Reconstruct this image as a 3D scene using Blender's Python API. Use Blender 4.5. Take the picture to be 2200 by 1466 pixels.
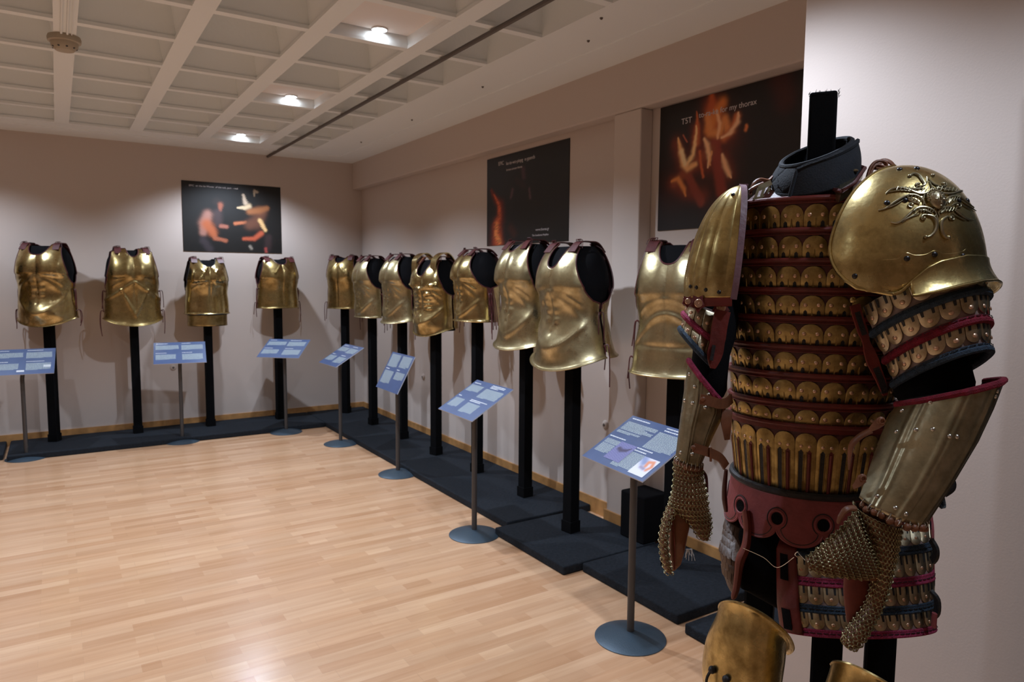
import bpy, math, random
import numpy as np
from mathutils import Vector, Matrix
from mathutils.bvhtree import BVHTree
random.seed(7)
for o in list(bpy.data.objects): bpy.data.objects.remove(o)
sc = bpy.context.scene
COL = sc.collection
PI = math.pi
R_ = math.radians

# ---------------------------------------------------------------- camera, world, exposure
CAM = Vector((-3.036, -7.96, 1.6))
YAW, PITCH, ROLL, FPX = .573882505, -.0900713, .0072770643, 1509.5
def cam_basis():
    f = Vector((math.sin(YAW)*math.cos(PITCH), math.cos(YAW)*math.cos(PITCH), math.sin(PITCH)))
    r = Vector((math.cos(YAW), -math.sin(YAW), 0)); u = r.cross(f)
    return (r*math.cos(ROLL)+u*math.sin(ROLL), -r*math.sin(ROLL)+u*math.cos(ROLL), f)
RX, UP, FW = cam_basis()
cd = bpy.data.cameras.new('camera'); cam = bpy.data.objects.new('camera', cd); COL.objects.link(cam)
cd.sensor_width = 36; cd.lens = 36*FPX/2200; cd.clip_start = .05
cam.matrix_world = Matrix(((RX.x, UP.x, -FW.x, CAM.x), (RX.y, UP.y, -FW.y, CAM.y), (RX.z, UP.z, -FW.z, CAM.z), (0, 0, 0, 1)))
cd.dof.use_dof = True; cd.dof.focus_distance = 1.5; cd.dof.aperture_fstop = 9.0
sc.camera = cam
w = bpy.data.worlds.new('world'); sc.world = w; w.use_nodes = True
w.node_tree.nodes['Background'].inputs[0].default_value = (.55, .6, .8, 1)
w.node_tree.nodes['Background'].inputs[1].default_value = .05
sc.view_settings.view_transform = 'Standard'; sc.view_settings.look = 'None'
sc.view_settings.gamma = 1; sc.view_settings.use_curve_mapping = False
sc.view_settings.exposure = 0.06
sc.cycles.max_bounces = 9; sc.cycles.diffuse_bounces = 6; sc.cycles.glossy_bounces = 4
sc.cycles.use_denoising = True
sc.cycles.sample_clamp_indirect = 6
LAMP_POWER = 110.0
LAMP_COL = (.72, .83, 1.0)

def ray(px, py): return RX*((px-1100)/FPX)+UP*((733-py)/FPX)+FW
def at(px, py, d): return CAM+ray(px, py)*d            # a pixel of the photograph at a chosen distance, as a place in the room
def plane_x(px, py, x): r = ray(px, py); return CAM+r*((x-CAM.x)/r.x)
def plane_y(px, py, y): r = ray(px, py); return CAM+r*((y-CAM.y)/r.y)
def plane_z(px, py, z): r = ray(px, py); return CAM+r*((z-CAM.z)/r.z)

# ---------------------------------------------------------------- materials
def nmat(name):
    m = bpy.data.materials.new(name); m.use_nodes = True
    nt = m.node_tree; b = nt.nodes['Principled BSDF']
    return m, nt, b
def N(nt, t, **k):
    n = nt.nodes.new(t)
    for a, v in k.items(): setattr(n, a, v)
    return n
def simple(name, col, rough=.5, metal=0., bump=0., bscale=80., var=0., spec=.5, vscale=6.):
    m, nt, b = nmat(name)
    b.inputs['Base Color'].default_value = (*col, 1); b.inputs['Roughness'].default_value = rough
    b.inputs['Metallic'].default_value = metal; b.inputs['Specular IOR Level'].default_value = spec
    tc = N(nt, 'ShaderNodeTexCoord')
    if bump:
        n = N(nt, 'ShaderNodeTexNoise'); n.inputs['Scale'].default_value = bscale; n.inputs['Detail'].default_value = 4
        nt.links.new(tc.outputs['Object'], n.inputs['Vector'])
        bp = N(nt, 'ShaderNodeBump'); bp.inputs['Strength'].default_value = bump; bp.inputs['Distance'].default_value = .004
        nt.links.new(n.outputs[0], bp.inputs['Height']); nt.links.new(bp.outputs[0], b.inputs['Normal'])
    if var:
        n = N(nt, 'ShaderNodeTexNoise'); n.inputs['Scale'].default_value = vscale; n.inputs['Detail'].default_value = 5
        nt.links.new(tc.outputs['Object'], n.inputs['Vector'])
        cr = N(nt, 'ShaderNodeValToRGB')
        cr.color_ramp.elements[0].position = .3; cr.color_ramp.elements[1].position = .7
        cr.color_ramp.elements[0].color = (*[c*(1-var) for c in col], 1)
        cr.color_ramp.elements[1].color = (*[min(1, c*(1+var)) for c in col], 1)
        nt.links.new(n.outputs[0], cr.inputs[0]); nt.links.new(cr.outputs[0], b.inputs['Base Color'])
    return m
def metal(name, c1, c2, rough=.3, bump=.12, scale=9., bscale=26.):
    m, nt, b = nmat(name)
    tc = N(nt, 'ShaderNodeTexCoord')
    n = N(nt, 'ShaderNodeTexNoise'); n.inputs['Scale'].default_value = scale; n.inputs['Detail'].default_value = 7; n.inputs['Roughness'].default_value = .62
    nt.links.new(tc.outputs['Object'], n.inputs['Vector'])
    cr = N(nt, 'ShaderNodeValToRGB')
    cr.color_ramp.elements[0].position = .36; cr.color_ramp.elements[1].position = .60
    cr.color_ramp.elements[0].color = (*c2, 1); cr.color_ramp.elements[1].color = (*c1, 1)
    nt.links.new(n.outputs[0], cr.inputs[0]); nt.links.new(cr.outputs[0], b.inputs['Base Color'])
    mr = N(nt, 'ShaderNodeMapRange'); mr.inputs['To Min'].default_value = rough+.16; mr.inputs['To Max'].default_value = rough-.03
    mr.inputs['From Min'].default_value = .3; mr.inputs['From Max'].default_value = .65
    nt.links.new(n.outputs[0], mr.inputs[0]); nt.links.new(mr.outputs[0], b.inputs['Roughness'])
    b.inputs['Metallic'].default_value = 1
    n2 = N(nt, 'ShaderNodeTexNoise'); n2.inputs['Scale'].default_value = bscale; n2.inputs['Detail'].default_value = 3
    nt.links.new(tc.outputs['Object'], n2.inputs['Vector'])
    bp = N(nt, 'ShaderNodeBump'); bp.inputs['Strength'].default_value = bump; bp.inputs['Distance'].default_value = .01
    nt.links.new(n2.outputs[0], bp.inputs['Height']); nt.links.new(bp.outputs[0], b.inputs['Normal'])
    return m
M = {}
M['wall'] = simple('painted_plaster', (.58, .495, .44), .75, bump=.08, bscale=140, spec=.2)
M['ceil'] = simple('ceiling_paint', (.82, .84, .83), .8, bump=.25, bscale=60, spec=.2)
M['black_cloth'] = simple('black_felt', (.006, .006, .007), .95, bump=.4, bscale=300, spec=.1)
M['black_post'] = simple('black_fabric_wrap', (.004, .004, .0045), .95, bump=.15, bscale=300, spec=.08)
M['mat'] = simple('charcoal_carpet', (.012, .0155, .021), .9, bump=.9, bscale=220, var=.35, spec=.25, vscale=60)
M['brass'] = metal('polished_brass', (.66, .54, .27), (.32, .23, .09), .19, .16, 9., 18.)
M['brass_dark'] = metal('aged_brass', (.52, .40, .18), (.24, .165, .06), .26, .18, 9., 18.)
M['brass_pale'] = metal('pale_bronze', (.60, .52, .31), (.36, .29, .15), .27, .16, 9., 18.)
M['brass_fg'] = metal('hammered_brass', (.68, .55, .25), (.32, .235, .09), .25, .12, 16., 30.)
M['brass_scale'] = metal('scale_brass', (.55, .42, .17), (.30, .21, .08), .36, .10, 30., 60.)
M['bronze_grey'] = metal('grey_bronze', (.50, .455, .31), (.26, .23, .14), .30, .12, 14., 40.)
M['silver_scale'] = metal('dull_scale_metal', (.62, .54, .38), (.38, .31, .19), .34, .08, 30., 60.)
M['copper'] = simple('copper_rivet', (.78, .52, .36), .35, .85)
M['iron'] = simple('dark_iron', (.05, .05, .055), .35, .9)
M['steel'] = simple('bright_rivet', (.62, .62, .58), .25, 1.)
M['mail'] = metal('brass_mail', (.44, .40, .24), (.21, .18, .09), .36, .02)
M['red_leather'] = simple('red_leather', (.135, .015, .011), .5, bump=.35, bscale=90, var=.3, vscale=20)
M['pink_leather'] = simple('rose_leather', (.26, .055, .060), .55, bump=.3, bscale=120, var=.2, vscale=25)
M['maroon'] = simple('maroon_leather', (.075, .014, .014), .5, bump=.3, bscale=90, var=.3, vscale=25)
M['orange_leather'] = simple('orange_leather', (.15, .026, .014), .5, bump=.3, bscale=60, var=.25, vscale=18)
M['tan_leather'] = simple('tan_leather', (.20, .075, .035), .45, bump=.3, bscale=90, var=.3, vscale=20)
M['brown_scale'] = simple('brown_scale_leather', (.085, .045, .025), .5, bump=.3, bscale=90, var=.3, vscale=25)
M['lining'] = simple('lining_leather', (.07, .022, .022), .6, var=.2)
M['mauve_leather'] = simple('mauve_leather', (.19, .10, .12), .5, bump=.3, bscale=90, var=.25, vscale=25)
M['grey_leather'] = simple('taupe_leather', (.26, .185, .165), .6, bump=.3, bscale=90, var=.2, vscale=25)
M['crimson'] = simple('crimson_felt', (.21, .006, .025), .85, bump=1., bscale=400, var=.3, vscale=90)
M['blue_felt'] = simple('blue_felt', (.028, .052, .085), .85, bump=1., bscale=400, var=.3, vscale=90)
M['magenta'] = simple('magenta_felt', (.34, .03, .09), .85, bump=1., bscale=400, var=.3, vscale=90)
M['navy'] = simple('navy_padding', (.0045, .0065, .011), .9, bump=.3, bscale=260, var=.3, vscale=40)
M['black_leather'] = simple('black_leather', (.014, .014, .016), .5, bump=.5, bscale=120)
M['stand_metal'] = simple('gunmetal_tube', (.075, .07, .068), .45, .4)
M['base_metal'] = simple('blue_grey_base', (.055, .085, .115), .38, .35, bump=.25, bscale=260)
M['sign_blue'] = simple('sign_blue', (.062, .10, .215), .3, spec=.7, var=.12, vscale=7)
M['sign_edge'] = simple('sign_board_edge', (.55, .60, .72), .5)
M['text_pale'] = simple('pale_print', (.50, .58, .58), .4)
M['text_white'] = simple('white_print', (.72, .75, .78), .5)
M['poster_text'] = simple('poster_lettering', (.62, .56, .55), .6)
M['wood_trim'] = simple('oak_skirting', (.44, .22, .075), .5, var=.25, vscale=12, bump=.1)
M['plastic'] = simple('cream_plastic', (.42, .35, .26), .5)
M['rail'] = simple('grey_conduit', (.12, .10, .085), .5, .2)
M['lampwhite'] = simple('lamp_rim', (.75, .74, .74), .35)
M['panel'] = simple('ceiling_infill_board', (.80, .74, .70), .75, bump=.05)
def emis(name, col, s):
    m, nt, b = nmat(name); b.inputs['Base Color'].default_value = (*col, 1)
    b.inputs['Emission Color'].default_value = (*col, 1); b.inputs['Emission Strength'].default_value = s
    return m
M['glow'] = emis('lamp_glow', (.85, .92, 1), 30)
# laminate floor
def floor_mat():
    m, nt, b = nmat('beech_laminate')
    tc = N(nt, 'ShaderNodeTexCoord')
    def brick(w, h, off, c1, c2, mort):
        br = N(nt, 'ShaderNodeTexBrick'); br.offset = off; br.offset_frequency = 2
        br.inputs['Scale'].default_value = 1; br.inputs['Brick Width'].default_value = w; br.inputs['Row Height'].default_value = h
        br.inputs['Mortar Size'].default_value = mort; br.inputs['Mortar Smooth'].default_value = .3; br.inputs['Bias'].default_value = 0
        br.inputs['Color1'].default_value = (*c1, 1); br.inputs['Color2'].default_value = (*c2, 1); br.inputs['Mortar'].default_value = (*[c*.72 for c in c1], 1)
        nt.links.new(tc.outputs['Object'], br.inputs['Vector']); return br
    b1 = brick(.43, .066, .37, (.72, .43, .245), (.53, .285, .148), .0011)
    b2 = brick(.61, .066, .61, (.77, .52, .335), (.57, .32, .178), .0)
    mx = N(nt, 'ShaderNodeMixRGB'); mx.inputs[0].default_value = .5
    nt.links.new(b1.outputs[0], mx.inputs[1]); nt.links.new(b2.outputs[0], mx.inputs[2])
    mp = N(nt, 'ShaderNodeMapping'); mp.inputs['Scale'].default_value = (1.3, 20, 1)
    nt.links.new(tc.outputs['Object'], mp.inputs['Vector'])
    n = N(nt, 'ShaderNodeTexNoise'); n.inputs['Scale'].default_value = 1.6; n.inputs['Detail'].default_value = 6; n.inputs['Distortion'].default_value = .5
    nt.links.new(mp.outputs[0], n.inputs['Vector'])
    cr = N(nt, 'ShaderNodeValToRGB'); cr.color_ramp.elements[0].position = .32; cr.color_ramp.elements[1].position = .62
    cr.color_ramp.elements[0].color = (.78, .68, .58, 1); cr.color_ramp.elements[1].color = (1, 1, 1, 1)
    nt.links.new(n.outputs[0], cr.inputs[0])
    mu = N(nt, 'ShaderNodeMixRGB'); mu.blend_type = 'MULTIPLY'; mu.inputs[0].default_value = .5
    nt.links.new(mx.outputs[0], mu.inputs[1]); nt.links.new(cr.outputs[0], mu.inputs[2])
    nt.links.new(mu.outputs[0], b.inputs['Base Color'])
    b.inputs['Roughness'].default_value = .22; b.inputs['Specular IOR Level'].default_value = .62
    return m
M['floor'] = floor_mat()
def vcol_mat(name, rough=.45):
    m, nt, b = nmat(name); a = N(nt, 'ShaderNodeAttribute'); a.attribute_name = 'print'
    nt.links.new(a.outputs['Color'], b.inputs['Base Color']); b.inputs['Roughness'].default_value = rough
    return m
M['poster'] = vcol_mat('poster_print', .5)

# ---------------------------------------------------------------- mesh builder
def world_loc(o):
    p = Vector((0, 0, 0))
    while o is not None: p += o.location; o = o.parent
    return p
class MB:
    def __init__(s): s.v = []; s.f = []; s.m = []
    def add(s, vs, fs, mi=0):
        k = len(s.v); s.v += [tuple(v) for v in vs]; s.f += [tuple(i+k for i in f) for f in fs]; s.m += [mi]*len(fs)
    def grid(s, fn, nu, nv, mi=0, cu=False, flip=False):
        k = len(s.v)
        for j in range(nv+1):
            for i in range(nu+(0 if cu else 1)): s.v.append(tuple(fn(i/nu, j/nv)))
        w_ = nu if cu else nu+1
        for j in range(nv):
            for i in range(nu):
                a = k+j*w_+i; b = k+j*w_+(i+1) % w_; q = (a, b, b+w_, a+w_)
                s.f.append(q[::-1] if flip else q); s.m.append(mi)
    def box(s, a, b, mi=0, rot=None, c=None):
        x0, y0, z0 = a; x1, y1, z1 = b
        vs = [Vector(p) for p in [(x0, y0, z0), (x1, y0, z0), (x1, y1, z0), (x0, y1, z0), (x0, y0, z1), (x1, y0, z1), (x1, y1, z1), (x0, y1, z1)]]
        if rot is not None: vs = [rot @ v + (c or Vector()) for v in vs]
        s.add(vs, [(0, 3, 2, 1), (4, 5, 6, 7), (0, 1, 5, 4), (1, 2, 6, 5), (2, 3, 7, 6), (3, 0, 4, 7)], mi)
    def tube(s, pts, r, n=8, mi=0, closed=False, flat=1.):
        pts = [Vector(p) for p in pts]; L = len(pts)
        rs = r if isinstance(r, (list, tuple)) else [r]*L
        t0 = (pts[1]-pts[0]).normalized(); nrm = t0.orthogonal().normalized(); vs = []
        for i, p in enumerate(pts):
            if closed: t = (pts[(i+1) % L]-pts[i-1]).normalized()
            else: t = (pts[min(i+1, L-1)]-pts[max(i-1, 0)]).normalized()
            nrm = (nrm-t*nrm.dot(t)).normalized(); b = t.cross(nrm)
            for k in range(n):
                a = 2*PI*k/n; vs.append(p+nrm*math.cos(a)*rs[i]+b*math.sin(a)*rs[i]*flat)
        fs = []
        for i in range(L if closed else L-1):
            j = (i+1) % L
            for k in range(n): fs.append((i*n+k, i*n+(k+1) % n, j*n+(k+1) % n, j*n+k))
        if not closed: fs += [tuple(range(n))[::-1], tuple(range((L-1)*n, L*n))]
        s.add(vs, fs, mi)
    def strap(s, pts, wv, hw, th, mi=0):          # flat strap: path, width direction(s), half width(s), thickness
        pts = [Vector(p) for p in pts]; L = len(pts); vs = []
        ws = wv if isinstance(wv, list) else [wv]*L; hs = hw if isinstance(hw, list) else [hw]*L
        for i, p in enumerate(pts):
            t = (pts[min(i+1, L-1)]-pts[max(i-1, 0)]).normalized(); W = (ws[i]-t*ws[i].dot(t)).normalized(); nn = t.cross(W)
            for a, b in ((-1, -1), (1, -1), (1, 1), (-1, 1)): vs.append(p+W*a*hs[i]+nn*b*th/2)
        fs = [(0, 1, 2, 3), tuple(range((L-1)*4, L*4))[::-1]]
        for i in range(L-1):
            for k in range(4): fs.append((i*4+k, i*4+(k+1) % 4, (i+1)*4+(k+1) % 4, (i+1)*4+k)[::-1])
        s.add(vs, fs, mi)
    def dome(s, p, nrm, r, mi=0, h=.6, n=8):
        nrm = nrm.normalized(); a = nrm.orthogonal().normalized(); b = nrm.cross(a); vs = []; fs = []
        for j, (rr, hh) in enumerate(((1, -.3), (1, 0), (.8, .6), (.4, .92))):
            for k in range(n):
                t = 2*PI*k/n; vs.append(p+a*math.cos(t)*r*rr+b*math.sin(t)*r*rr+nrm*hh*h*r)
        vs.append(p+nrm*h*r)
        for j in range(3):
            for k in range(n): fs.append((j*n+k, j*n+(k+1) % n, (j+1)*n+(k+1) % n, (j+1)*n+k))
        for k in range(n): fs.append((3*n+k, 3*n+(k+1) % n, 4*n))
        s.add(vs, fs, mi)
    def ball(s, c, rx, n=10, mi=0, axes=None):
        axes = axes or (Vector((rx[0], 0, 0)), Vector((0, rx[1], 0)), Vector((0, 0, rx[2])))
        s.grid(lambda u, v: c+axes[0]*math.cos(2*PI*u)*math.sin(PI*v)+axes[1]*math.sin(2*PI*u)*math.sin(PI*v)+axes[2]*(-math.cos(PI*v)), n, n//2+1, mi, cu=True)
    def lathe(s, c, prof, n=32, mi=0):
        s.grid(lambda u, v: Vector(c)+Vector((math.cos(2*PI*u)*prof[round(v*(len(prof)-1))][0], math.sin(2*PI*u)*prof[round(v*(len(prof)-1))][0], prof[round(v*(len(prof)-1))][1])), n, len(prof)-1, mi, cu=True)
    def build(s, name, mats, parent=None, smooth=True, solid=0., angle=40):
        me = bpy.data.meshes.new(name)
        off = world_loc(parent) if parent else Vector()
        rot = parent is not None and parent.get('_local')
        vs = s.v if rot else [(v[0]-off.x, v[1]-off.y, v[2]-off.z) for v in s.v]
        me.from_pydata(vs, [], s.f)
        for m in (mats if isinstance(mats, (list, tuple)) else [mats]): me.materials.append(M[m] if isinstance(m, str) else m)
        me.polygons.foreach_set('material_index', s.m)
        if smooth:
            me.polygons.foreach_set('use_smooth', [True]*len(me.polygons))
            me.set_sharp_from_angle(angle=R_(angle))
        me.update()
        o = bpy.data.objects.new(name, me); COL.objects.link(o)
        if parent: o.parent = parent
        if solid:
            md = o.modifiers.new('thickness', 'SOLIDIFY'); md.thickness = solid; md.offset = 0
        return o
def tag(o, label=None, cat=None, group=None, kind=None):
    if label: o['label'] = label
    if cat: o['category'] = cat
    if group: o['group'] = group
    if kind: o['kind'] = kind
    return o
def thing(name, loc, label, cat, group=None, rz=0):
    o = bpy.data.objects.new(name, None); COL.objects.link(o); o.location = loc; o.rotation_euler = (0, 0, rz)
    o.empty_display_size = .1
    return tag(o, label, cat, group)
def struct(name, mb, mat, smooth=False):
    o = mb.build(name, mat, smooth=smooth); o['kind'] = 'structure'; return o
def smooth_path(pts, n=6):
    pts = [Vector(p) for p in pts]; out = []
    for i in range(len(pts)-1):
        p0 = pts[max(i-1, 0)]; p1 = pts[i]; p2 = pts[i+1]; p3 = pts[min(i+2, len(pts)-1)]
        for k in range(n):
            t = k/n
            out.append(.5*((2*p1)+(p2-p0)*t+(2*p0-5*p1+4*p2-p3)*t*t+(3*p1-p0-3*p2+p3)*t**3))
    out.append(pts[-1]); return out
def sstep(a, b, x):
    t = min(1, max(0, (x-a)/(b-a))); return t*t*(3-2*t)

# ---------------------------------------------------------------- room
RX0, RY0 = -8.2, -10.6      # far corner of the room behind the camera
mb = MB(); mb.box((RX0, RY0, -.1), (.3, .3, 0)); struct('floor', mb, 'floor')
mb = MB(); mb.box((RX0, 0, 0), (.2, .2, 3.2)); struct('wall_back', mb, 'wall')
# right wall: infill plane at x = 0, with beam and pillars standing 0.11 proud of it
mb = MB(); mb.box((0, RY0, 0), (.2, 0, 3.2)); struct('wall_right', mb, 'wall')
BX = -.11
def rounded_box(mb, a, b, r=.012):
    mb.box(a, b)
mb = MB(); mb.box((BX, RY0, 2.605), (0, 0, 3.0)); o = struct('wall_right_beam', mb, 'wall')
bv = o.modifiers.new('b', 'BEVEL'); bv.width = .012; bv.segments = 3
mb = MB(); mb.box((BX+.012, -4.80, 0), (0, -4.56, 2.605)); o = struct('wall_right_pillar', mb, 'wall')
bv = o.modifiers.new('b', 'BEVEL'); bv.width = .008; bv.segments = 3
# near wall return behind the large armour
mb = MB(); mb.box((-.80, RY0, 0), (BX, -6.372, 3.0)); o = struct('wall_near', mb, 'wall')
bv = o.modifiers.new('b', 'BEVEL'); bv.width = .008; bv.segments = 3
mb = MB(); mb.box((RX0-.2, RY0, 0), (RX0, .2, 3.2)); struct('wall_left', mb, 'wall')
mb = MB(); mb.box((RX0, RY0-.2, 0), (.2, RY0, 3.2)); struct('wall_front', mb, 'wall')
# coffered ceiling
CZ = 2.9; BEAMX = [-1.24-.5675*k for k in range(12)]; RIBY = [-.62-.5825*k for k in range(17)]
mb = MB()
mb.box((RX0, RY0, 3.13), (.2, .2, 3.25))
mb.box((-.765, RY0, CZ), (0, 0, 3.14)); mb.box((RX0, -.595, CZ), (-.765, 0, 3.14))
def rib(mb, x0, y0, x1, y1, hw, ax):
    lip = .008; top = hw*1.55
    for h0, h1, w0, w1 in ((CZ, CZ+.018, hw, hw), (CZ+.018, 3.14, hw-lip, top)):
        if ax == 'y': v = [(x0-w0, y0, h0), (x0+w0, y0, h0), (x0+w1, y0, h1), (x0-w1, y0, h1), (x0-w0, y1, h0), (x0+w0, y1, h0), (x0+w1, y1, h1), (x0-w1, y1, h1)]
        else: v = [(x0, y0-w0, h0), (x0, y0+w0, h0), (x0, y0+w1, h1), (x0, y0-w1, h1), (x1, y0-w0, h0), (x1, y0+w0, h0), (x1, y0+w1, h1), (x1, y0-w1, h1)]
        mb.add(v, [(0, 1, 2, 3), (7, 6, 5, 4), (0, 4, 5, 1), (1, 5, 6, 2), (3, 2, 6, 7), (0, 3, 7, 4)])
for x in BEAMX: rib(mb, x, RY0, x, -.59, .053, 'y')
CZ += .0012
for y in RIBY: rib(mb, RX0, y, -.76, y, .026, 'x')
CZ -= .0012
struct('ceiling', mb, 'ceil')
# thin moulding line on the plain ceiling strip
mb = MB(); mb.box((-.40, RY0, CZ-.008), (-.385, -.4, CZ+.001)); mb.box((RX0, -.41, CZ-.008), (-.385, -.395, CZ+.001)); struct('trim_1', mb, 'ceil')
# skirting boards
def sk(name, a, b):
    mb = MB(); mb.box(a, b); o = struct(name, mb, 'wood_trim'); return o
sk('baseboard_back', (RX0, -.014, 0), (-.014, 0, .105))
sk('baseboard_right', (-.014, -4.56, 0), (0, 0, .105))
mb = MB(); mb.box((BX-.002, -4.812, 0), (0, -4.548, .105)); struct('baseboard_pillar', mb, 'wood_trim')
sk('baseboard_bay', (-.014, -6.372, 0), (0, -4.81, .105))
sk('baseboard_near', (-.814, RY0, 0), (-.80, -6.372, .08))
# infill boards above the lamps, lamps, and their light
lamp_i = 0
BOARD_Z = 2.968
def downlight(x, y, label, pw=1.):
    t = thing('ceiling_spotlight', (x, y, BOARD_Z-.02), label, 'light', 'recessed ceiling spotlights')
    mb = MB(); mb.lathe((x, y, BOARD_Z-.02), [(.030, .03), (.046, .022), (.047, .018), (.046, .013), (.041, .011), (.039, .014)], 32); mb.build('lamp_rim', 'lampwhite', t)
    mb = MB(); mb.lathe((x, y, BOARD_Z-.018), [(.040, .013), (.03, .011), (.0001, .0105)], 24); mb.build('lamp_lens', 'glow', t)
    ld = bpy.data.lights.new('spot', 'SPOT'); ld.energy = LAMP_POWER*pw; ld.color = LAMP_COL; ld.shadow_soft_size = .035
    ld.spot_size = R_(134); ld.spot_blend = .6
    lo = bpy.data.objects.new('spot_beam', ld); COL.objects.link(lo); lo.location = (0, 0, -.078); lo.parent = t
for k, y in enumerate((-.68, -2.42, -4.17, -6.22, -7.80)):
    yc = (RIBY[0]+RIBY[1])/2-.5825*3*k
    m2 = MB(); m2.box((-1.765, yc-.262, BOARD_Z), (-1.285, yc+.262, BOARD_Z+.02)); struct('trim_%d' % (k+2), m2, 'panel')
    lab = ['white recessed ceiling spotlight farthest away, nearest the back wall', 'white recessed ceiling spotlight, the middle one in view',
           'white recessed ceiling spotlight nearest the camera, large glowing disc', 'recessed ceiling spotlight over the last text stand', 'recessed ceiling spotlight over the large armour'][k]
    downlight(-1.475, y, lab, (1.1, 1.15, 1.25, 1.0, .36)[k])
for k, (xx, yy) in enumerate(((-3.79, -1.0), (-3.79, -3.3), (-3.79, -5.6), (-6.06, -3.3), (-6.06, -7.0))):  # out-of-view lamps added to help light the left side and ceiling
    downlight(xx, yy, pw=.8, label=['recessed ceiling spotlight left of the photo, close to the back wall', 'recessed ceiling spotlight left of the photo, half way down the room', 'recessed ceiling spotlight left of the photo, near the viewer', 'recessed ceiling spotlight deep in the left of the room', 'recessed ceiling spotlight at the left behind the viewer'][k])
# conduit and smoke detector
mb = MB(); mb.tube([(-1.06+.0*i, -i*.5, 2.885) for i in range(22)], .013, 8)
tag(mb.build('ceiling_rail', 'rail'), 'long thin grey rail running under the coffered ceiling', 'rail')
sx, sy = -2.945, -3.27
t = thing('smoke_detector', (sx, sy, CZ), 'round cream smoke detector fixed to a ceiling beam', 'smoke detector')
mb = MB(); mb.lathe((sx, sy, CZ), [(.078, 0), (.082, -.012), (.080, -.03), (.068, -.034)], 28); mb.build('detector_base', 'plastic', t)
mb = MB(); mb.lathe((sx, sy, CZ-.034), [(.068, .001), (.064, -.022), (.045, -.042), (.0001, -.046)], 28); mb.build('detector_head', 'plastic', t)
for k in range(9):
    mb = MB(); a = 2*PI*k/9; mb.ball(Vector((sx+.055*math.cos(a), sy+.055*math.sin(a), CZ-.062)), (.007, .007, .005), 8); mb.build('vent_slot', 'iron', t)
mb = MB()
for dx in (-.014, .014, .034): mb.tube([(sx+dx, sy-.02-i*.4, CZ-.006) for i in range(15)], .006 if dx < .03 else .003, 6)
tag(mb.build('ceiling_cable', 'ceil'), 'white painted cables running along the ceiling beam to the smoke detector', 'cable')
# small bolts in the plain ceiling strip and wall sockets
for i, (px, py) in enumerate([(1037, 186), (885, 257), (776, 305), (1264, 87), (1292, 38)]):
    p = plane_z(px, py, CZ); mb = MB(); mb.dome(p, Vector((0, 0, -1)), .009, 0, 1.2)
    o = mb.build('ceiling_bolt', 'rail')
    tag(o, 'small dark bolt head in the plain strip of ceiling by the right wall', 'bolt', 'bolts in the ceiling strip')
def socket(p, nrm, label):
    t = thing('wall_socket', p, label, 'socket')
    mb = MB(); mb.dome(p, nrm, .032, 0, .5, 20); mb.build('socket_plate', 'wall', t)
    mb = MB(); mb.dome(p+nrm*.014, nrm, .012, 0, .4, 12); mb.build('socket_hole', 'rail', t)
socket(plane_x(1301, 913, 0), Vector((-1, 0, 0)), 'small round wall socket behind the nearest text sign')
socket(plane_x(910, 810, 0), Vector((-1, 0, 0)), 'small round wall socket low between two posts on the right wall')
socket(plane_y(372, 790, 0), Vector((0, -1, 0)), 'small round wall socket on the back wall under a text sign')
# floor mats
MZ = .05
def matt(name, x0, y0, x1, y1, label):
    mb = MB(); mb.box((x0, y0, .0005), (x1, y1, MZ)); o = mb.build(name, 'mat', smooth=False)
    bv = o.modifiers.new('b', 'BEVEL'); bv.width = .008; bv.segments = 2
    tag(o, label, 'mat', None)
matt('floor_mat', -3.46, -.70, -.70, -.016, 'long charcoal floor mat along the back wall')
matt('floor_mat', -4.6, -.60, -3.49, -.016, 'charcoal floor mat at the far left edge of the photo')
matt('floor_mat', -.695, -4.30, -.016, -.016, 'long charcoal floor mat along the right wall')
matt('floor_mat', -.81, -5.045, -.125, -4.335, 'square charcoal floor mat under the nearest big cuirass, jutting into the room')
matt('floor_mat', -.69, -5.76, -.016, -5.055, 'charcoal floor mat at the foot of the post beside the black box')
matt('floor_mat', -.72, -6.29, -.1, -5.83, 'charcoal floor mat corner showing left of the brass greave')
mb = MB(); mb.box((-.23, -5.04, MZ+.001), (-.03, -4.84, .33)); o = mb.build('black_box', 'black_cloth', smooth=False)
tag(o, 'black box standing on the mat against the pillar', 'box'); bv = o.modifiers.new('b', 'BEVEL'); bv.width = .006

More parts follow.
